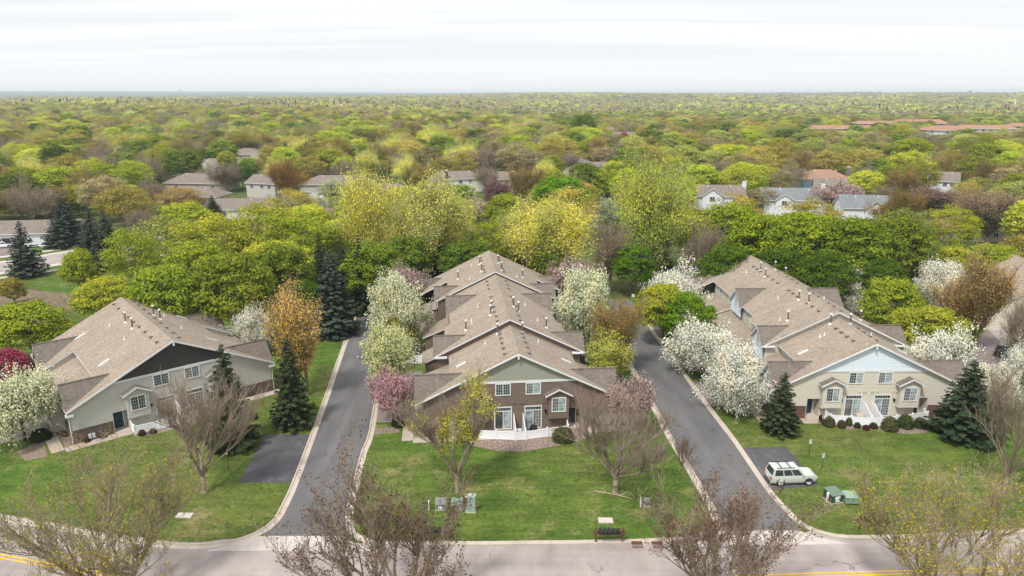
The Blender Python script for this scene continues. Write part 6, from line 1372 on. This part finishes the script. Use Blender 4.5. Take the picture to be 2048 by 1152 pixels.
# ------------------------------------------------------------------ vehicles
def car(label, px, py, rz, paint, kind='suv', name='parked_car', cat='car', rack=True):
    x, y = G(px, py); T = thing(name, label, cat, (x, y, .015), rad(rz)); L_, W_, H = (4.42, 1.76, 1.66) if kind == 'suv' else ((4.7, 1.8, 1.44) if kind == 'sedan' else (5.4, 2.0, 2.3))
    # body: sections along the length (x), each a half outline (y, z)
    def outline(sec): return [(x_, s * y_, z_) for s in (1, -1) for (x_, y_, z_) in (sec if s > 0 else sec[::-1])]
    hl, hw = L_ / 2, W_ / 2
    if kind == 'suv': belt = .98; hood = [(-hl, .72, .35, .80), (-hl + .06, .86, .30, .96), (-hl + .4, .88, .25, belt), (0, .88, .25, belt + .01), (.72, .88, .25, belt), (1.05, .86, .25, .97), (1.9, .80, .28, .93), (2.12, .74, .32, .84), (hl, .66, .38, .66)]
    elif kind == 'sedan': belt = .9; hood = [(-hl, .70, .35, .8), (-hl + .15, .85, .3, .95), (-1.4, .9, .22, .96), (0, .9, .22, belt), (.9, .9, .22, .92), (1.8, .84, .25, .82), (hl - .1, .72, .3, .7), (hl, .62, .36, .6)]
    else: belt = 1.25; hood = [(-hl, .9, .4, 1.2), (-hl + .1, .98, .35, belt), (0, 1.0, .3, belt), (1.5, 1.0, .3, belt), (2.3, .92, .3, 1.1), (hl, .8, .35, .8)]
    m = MB(); rings = [[(X, -w_ * .93, zb), (X, -w_, zb + .18), (X, -w_, (zb + zt) / 2 + .1), (X, -w_ * .94, zt), (X, w_ * .94, zt), (X, w_, (zb + zt) / 2 + .1), (X, w_, zb + .18), (X, w_ * .93, zb)] for X, w_, zb, zt in hood]
    for a, b in zip(rings, rings[1:]):
        for i in range(8): j = (i + 1) % 8; m.poly([a[i], b[i], b[j], a[j]][::-1])
    m.poly(rings[0]); m.poly(rings[-1][::-1]); m.obj('body', paint, T)
    # greenhouse
    if kind == 'suv': x0, x1, t0, t1 = -hl + .12, 1.02, -hl + .32, .42
    elif kind == 'sedan': x0, x1, t0, t1 = -1.75, 1.1, -1.0, .25
    else: x0, x1, t0, t1 = -hl + .08, 2.1, -hl + .15, 1.4
    wb, wt = hw * .93, hw * .76; zb, zt = belt - .03, H - .06
    A = [(x0, -wb, zb), (x1, -wb, zb), (x1, wb, zb), (x0, wb, zb)]; B = [(t0, -wt, zt), (t1, -wt, zt), (t1, wt, zt), (t0, wt, zt)]
    m = MB()
    for i in range(4): j = (i + 1) % 4; m.poly([A[i], A[j], B[j], B[i]])
    m.obj('cabin', paint, T)
    m = MB(); m.prism([(t0 - .06, -wt - .02, zt), (t1 + .06, -wt - .02, zt), (t1 + .06, wt + .02, zt), (t0 - .06, wt + .02, zt)], -.0001, 0, 0); C2 = [(t0 + .1, -wt + .1, H), (t1 - .12, -wt + .1, H), (t1 - .12, wt - .1, H), (t0 + .1, wt - .1, H)]; B2 = [(t0 - .06, -wt - .02, zt), (t1 + .06, -wt - .02, zt), (t1 + .06, wt + .02, zt), (t0 - .06, wt + .02, zt)]
    for i in range(4): j = (i + 1) % 4; m.poly([B2[i], B2[j], C2[j], C2[i]])
    m.poly(C2); m.obj('car_roof', paint, T)
    lerp = lambda p, q, t: tuple(p[k] + (q[k] - p[k]) * t for k in range(3))
    def pane(nm, P, Q, R_, S_, n_):      # quad shrunk on a cabin face and set 1 cm proud
        mm = MB(); n_ = Vector(n_).normalized() * .012; pts_ = [tuple(Vector(p) + n_) for p in (P, Q, R_, S_)]
        mm.prism(pts_, .008, 0, 0, tuple(-n_.normalized())); mm.obj(nm, 'car_glass', T)
    def face(i): j = (i + 1) % 4; return A[i], A[j], B[j], B[i]
    nwin = 3 if kind == 'suv' else 2
    for i, s in ((0, -1), (2, 1)):
        P, Q, R_, S_ = face(i); lo, hi = .1, .9
        for k in range(nwin):
            a, b = .05 + .9 * k / nwin + .015, .05 + .9 * (k + 1) / nwin - .015
            pane('side_window', lerp(lerp(P, Q, a), lerp(S_, R_, a), lo), lerp(lerp(P, Q, b), lerp(S_, R_, b), lo), lerp(lerp(P, Q, b), lerp(S_, R_, b), hi), lerp(lerp(P, Q, a), lerp(S_, R_, a), hi), (0, s, .25))
    for i, s, nm in ((1, 1, 'windscreen'), (3, -1, 'rear_window')):
        P, Q, R_, S_ = face(i); f_ = lambda u, v: lerp(lerp(P, Q, u), lerp(S_, R_, u), v); n_ = (Vector(Q) - Vector(P)).cross(Vector(S_) - Vector(P)); pane(nm, f_(.07, .08), f_(.93, .08), f_(.91, .93), f_(.09, .93), n_)
    wx = (1.36, -1.30) if kind == 'suv' else (1.42, -1.38)
    for X in wx:
        for s in (-1, 1):
            m = MB(); m.tube((X, s * (hw - .23), .34), (X, s * (hw + .005), .35), .355, n=16); wh = m.obj('wheel', 'tyre', T)
            m = MB(); m.tube((X, s * (hw + .004), .34), (X, s * (hw + .02), .35), .25, .19, n=12); m.obj('rim', 'rim', wh)
            m = MB(); aa = np.linspace(0, math.pi, 9)
            for p_, q_ in zip(aa, aa[1:]): m.poly([(X + .44 * math.cos(p_), s * (hw + .012), .34 + .44 * math.sin(p_)), (X + .35 * math.cos(p_), s * (hw + .012), .34 + .36 * math.sin(p_)), (X + .35 * math.cos(q_), s * (hw + .012), .34 + .36 * math.sin(q_)), (X + .44 * math.cos(q_), s * (hw + .012), .34 + .44 * math.sin(q_))])
            m.obj('wheel_arch', 'vent_metal' if paint == 'car_silver' else paint, T)
    for s in (-1, 1):
        m = MB(); m.box((hl - .22, s * .62 - .12, .62), (hl - .03, s * .62 + .12, .80)); m.obj('headlight', 'clear_lamp', T)
        m = MB(); m.box((-hl - .01, s * .72 - .09, .62), (-hl + .14, s * .74 + .09, .92)); m.obj('tail_light', 'red_lamp', T)
        m = MB(); m.box((.72, s * (hw * .96) - .05, belt + .02), (.86, s * (hw + .14) + (.0), belt + .16)) if s > 0 else m.box((.72, -(hw + .14), belt + .02), (.86, -(hw * .96) + .05, belt + .16)); m.obj('mirror', paint, T)
    m = MB(); m.box((hl - .06, -.42, .46), (hl + .01, .42, .66)); m.obj('grille', 'black', T)
    m = MB(); m.box((-hl - .08, -hw * .8, .36), (-hl + .04, hw * .8, .52)); m.obj('bumper', 'vent_metal' if kind == 'suv' else paint, T); m = MB(); m.box((hl - .1, -hw * .78, .32), (hl + .06, hw * .78, .46)); m.obj('bumper', 'vent_metal' if kind == 'suv' else paint, T)
    m = MB(); m.box((-hl - .015, -.22, .62), (-hl + .03, .22, .74)); m.obj('number_plate', 'sign_white', T)
    if kind == 'suv' and rack:
        for X in (-1.2, -.35): m = MB(); m.box((X - .03, -wt + .06, H + .05), (X + .03, wt - .06, H + .09)); m.obj('roof_rack_bar', 'black', T)
        for s in (-1, 1): m = MB(); m.box((-1.6, s * (wt - .08) - .02, H + .0), (.05, s * (wt - .08) + .02, H + .06)); m.obj('roof_rail', 'black', T)
    return T
car('silver sport utility car with black roof bars on the right parking pad', 1580, 962, 3, 'car_silver')
car('black sport utility car partly hidden at the right edge, farther of the two', 2026, 716, -32, 'car_black', rack=False); car('blue-grey car beside the black one at the right edge', 2046, 735, -32, 'car_blue', rack=False)
car('white car parked in front of the white house at far left', 8, 495, 15, 'car_white', 'sedan')
car('white car on the grass edge near the bronze maple, among the houses', 618, 392, 5, 'car_white', 'sedan'); car('black car in front of the garage of the white house with a brick chimney', 922, 372, -10, 'car_black', 'sedan')
car('white van beside the slate grey roofed house on the right', 1520, 330, 20, 'car_white', 'van', 'parked_van', 'van')
# ------------------------------------------------------------------ air
hz = NT('haze_air'); hz.t.nodes.clear(); o_ = hz.n('ShaderNodeOutputMaterial'); pv = hz.n('ShaderNodeVolumePrincipled'); pv.inputs['Density'].default_value = .00014
pv.inputs['Color'].default_value = (.80, .88, 1.0, 1); pv.inputs['Anisotropy'].default_value = .2; hz.l(pv.outputs[0], o_.inputs['Volume'])
M['haze'] = hz.m
m = MB(); m.box((-14500, -400, -30), (14500, 16500, 68)); o = m.obj('haze', 'haze'); o['kind'] = 'stuff'
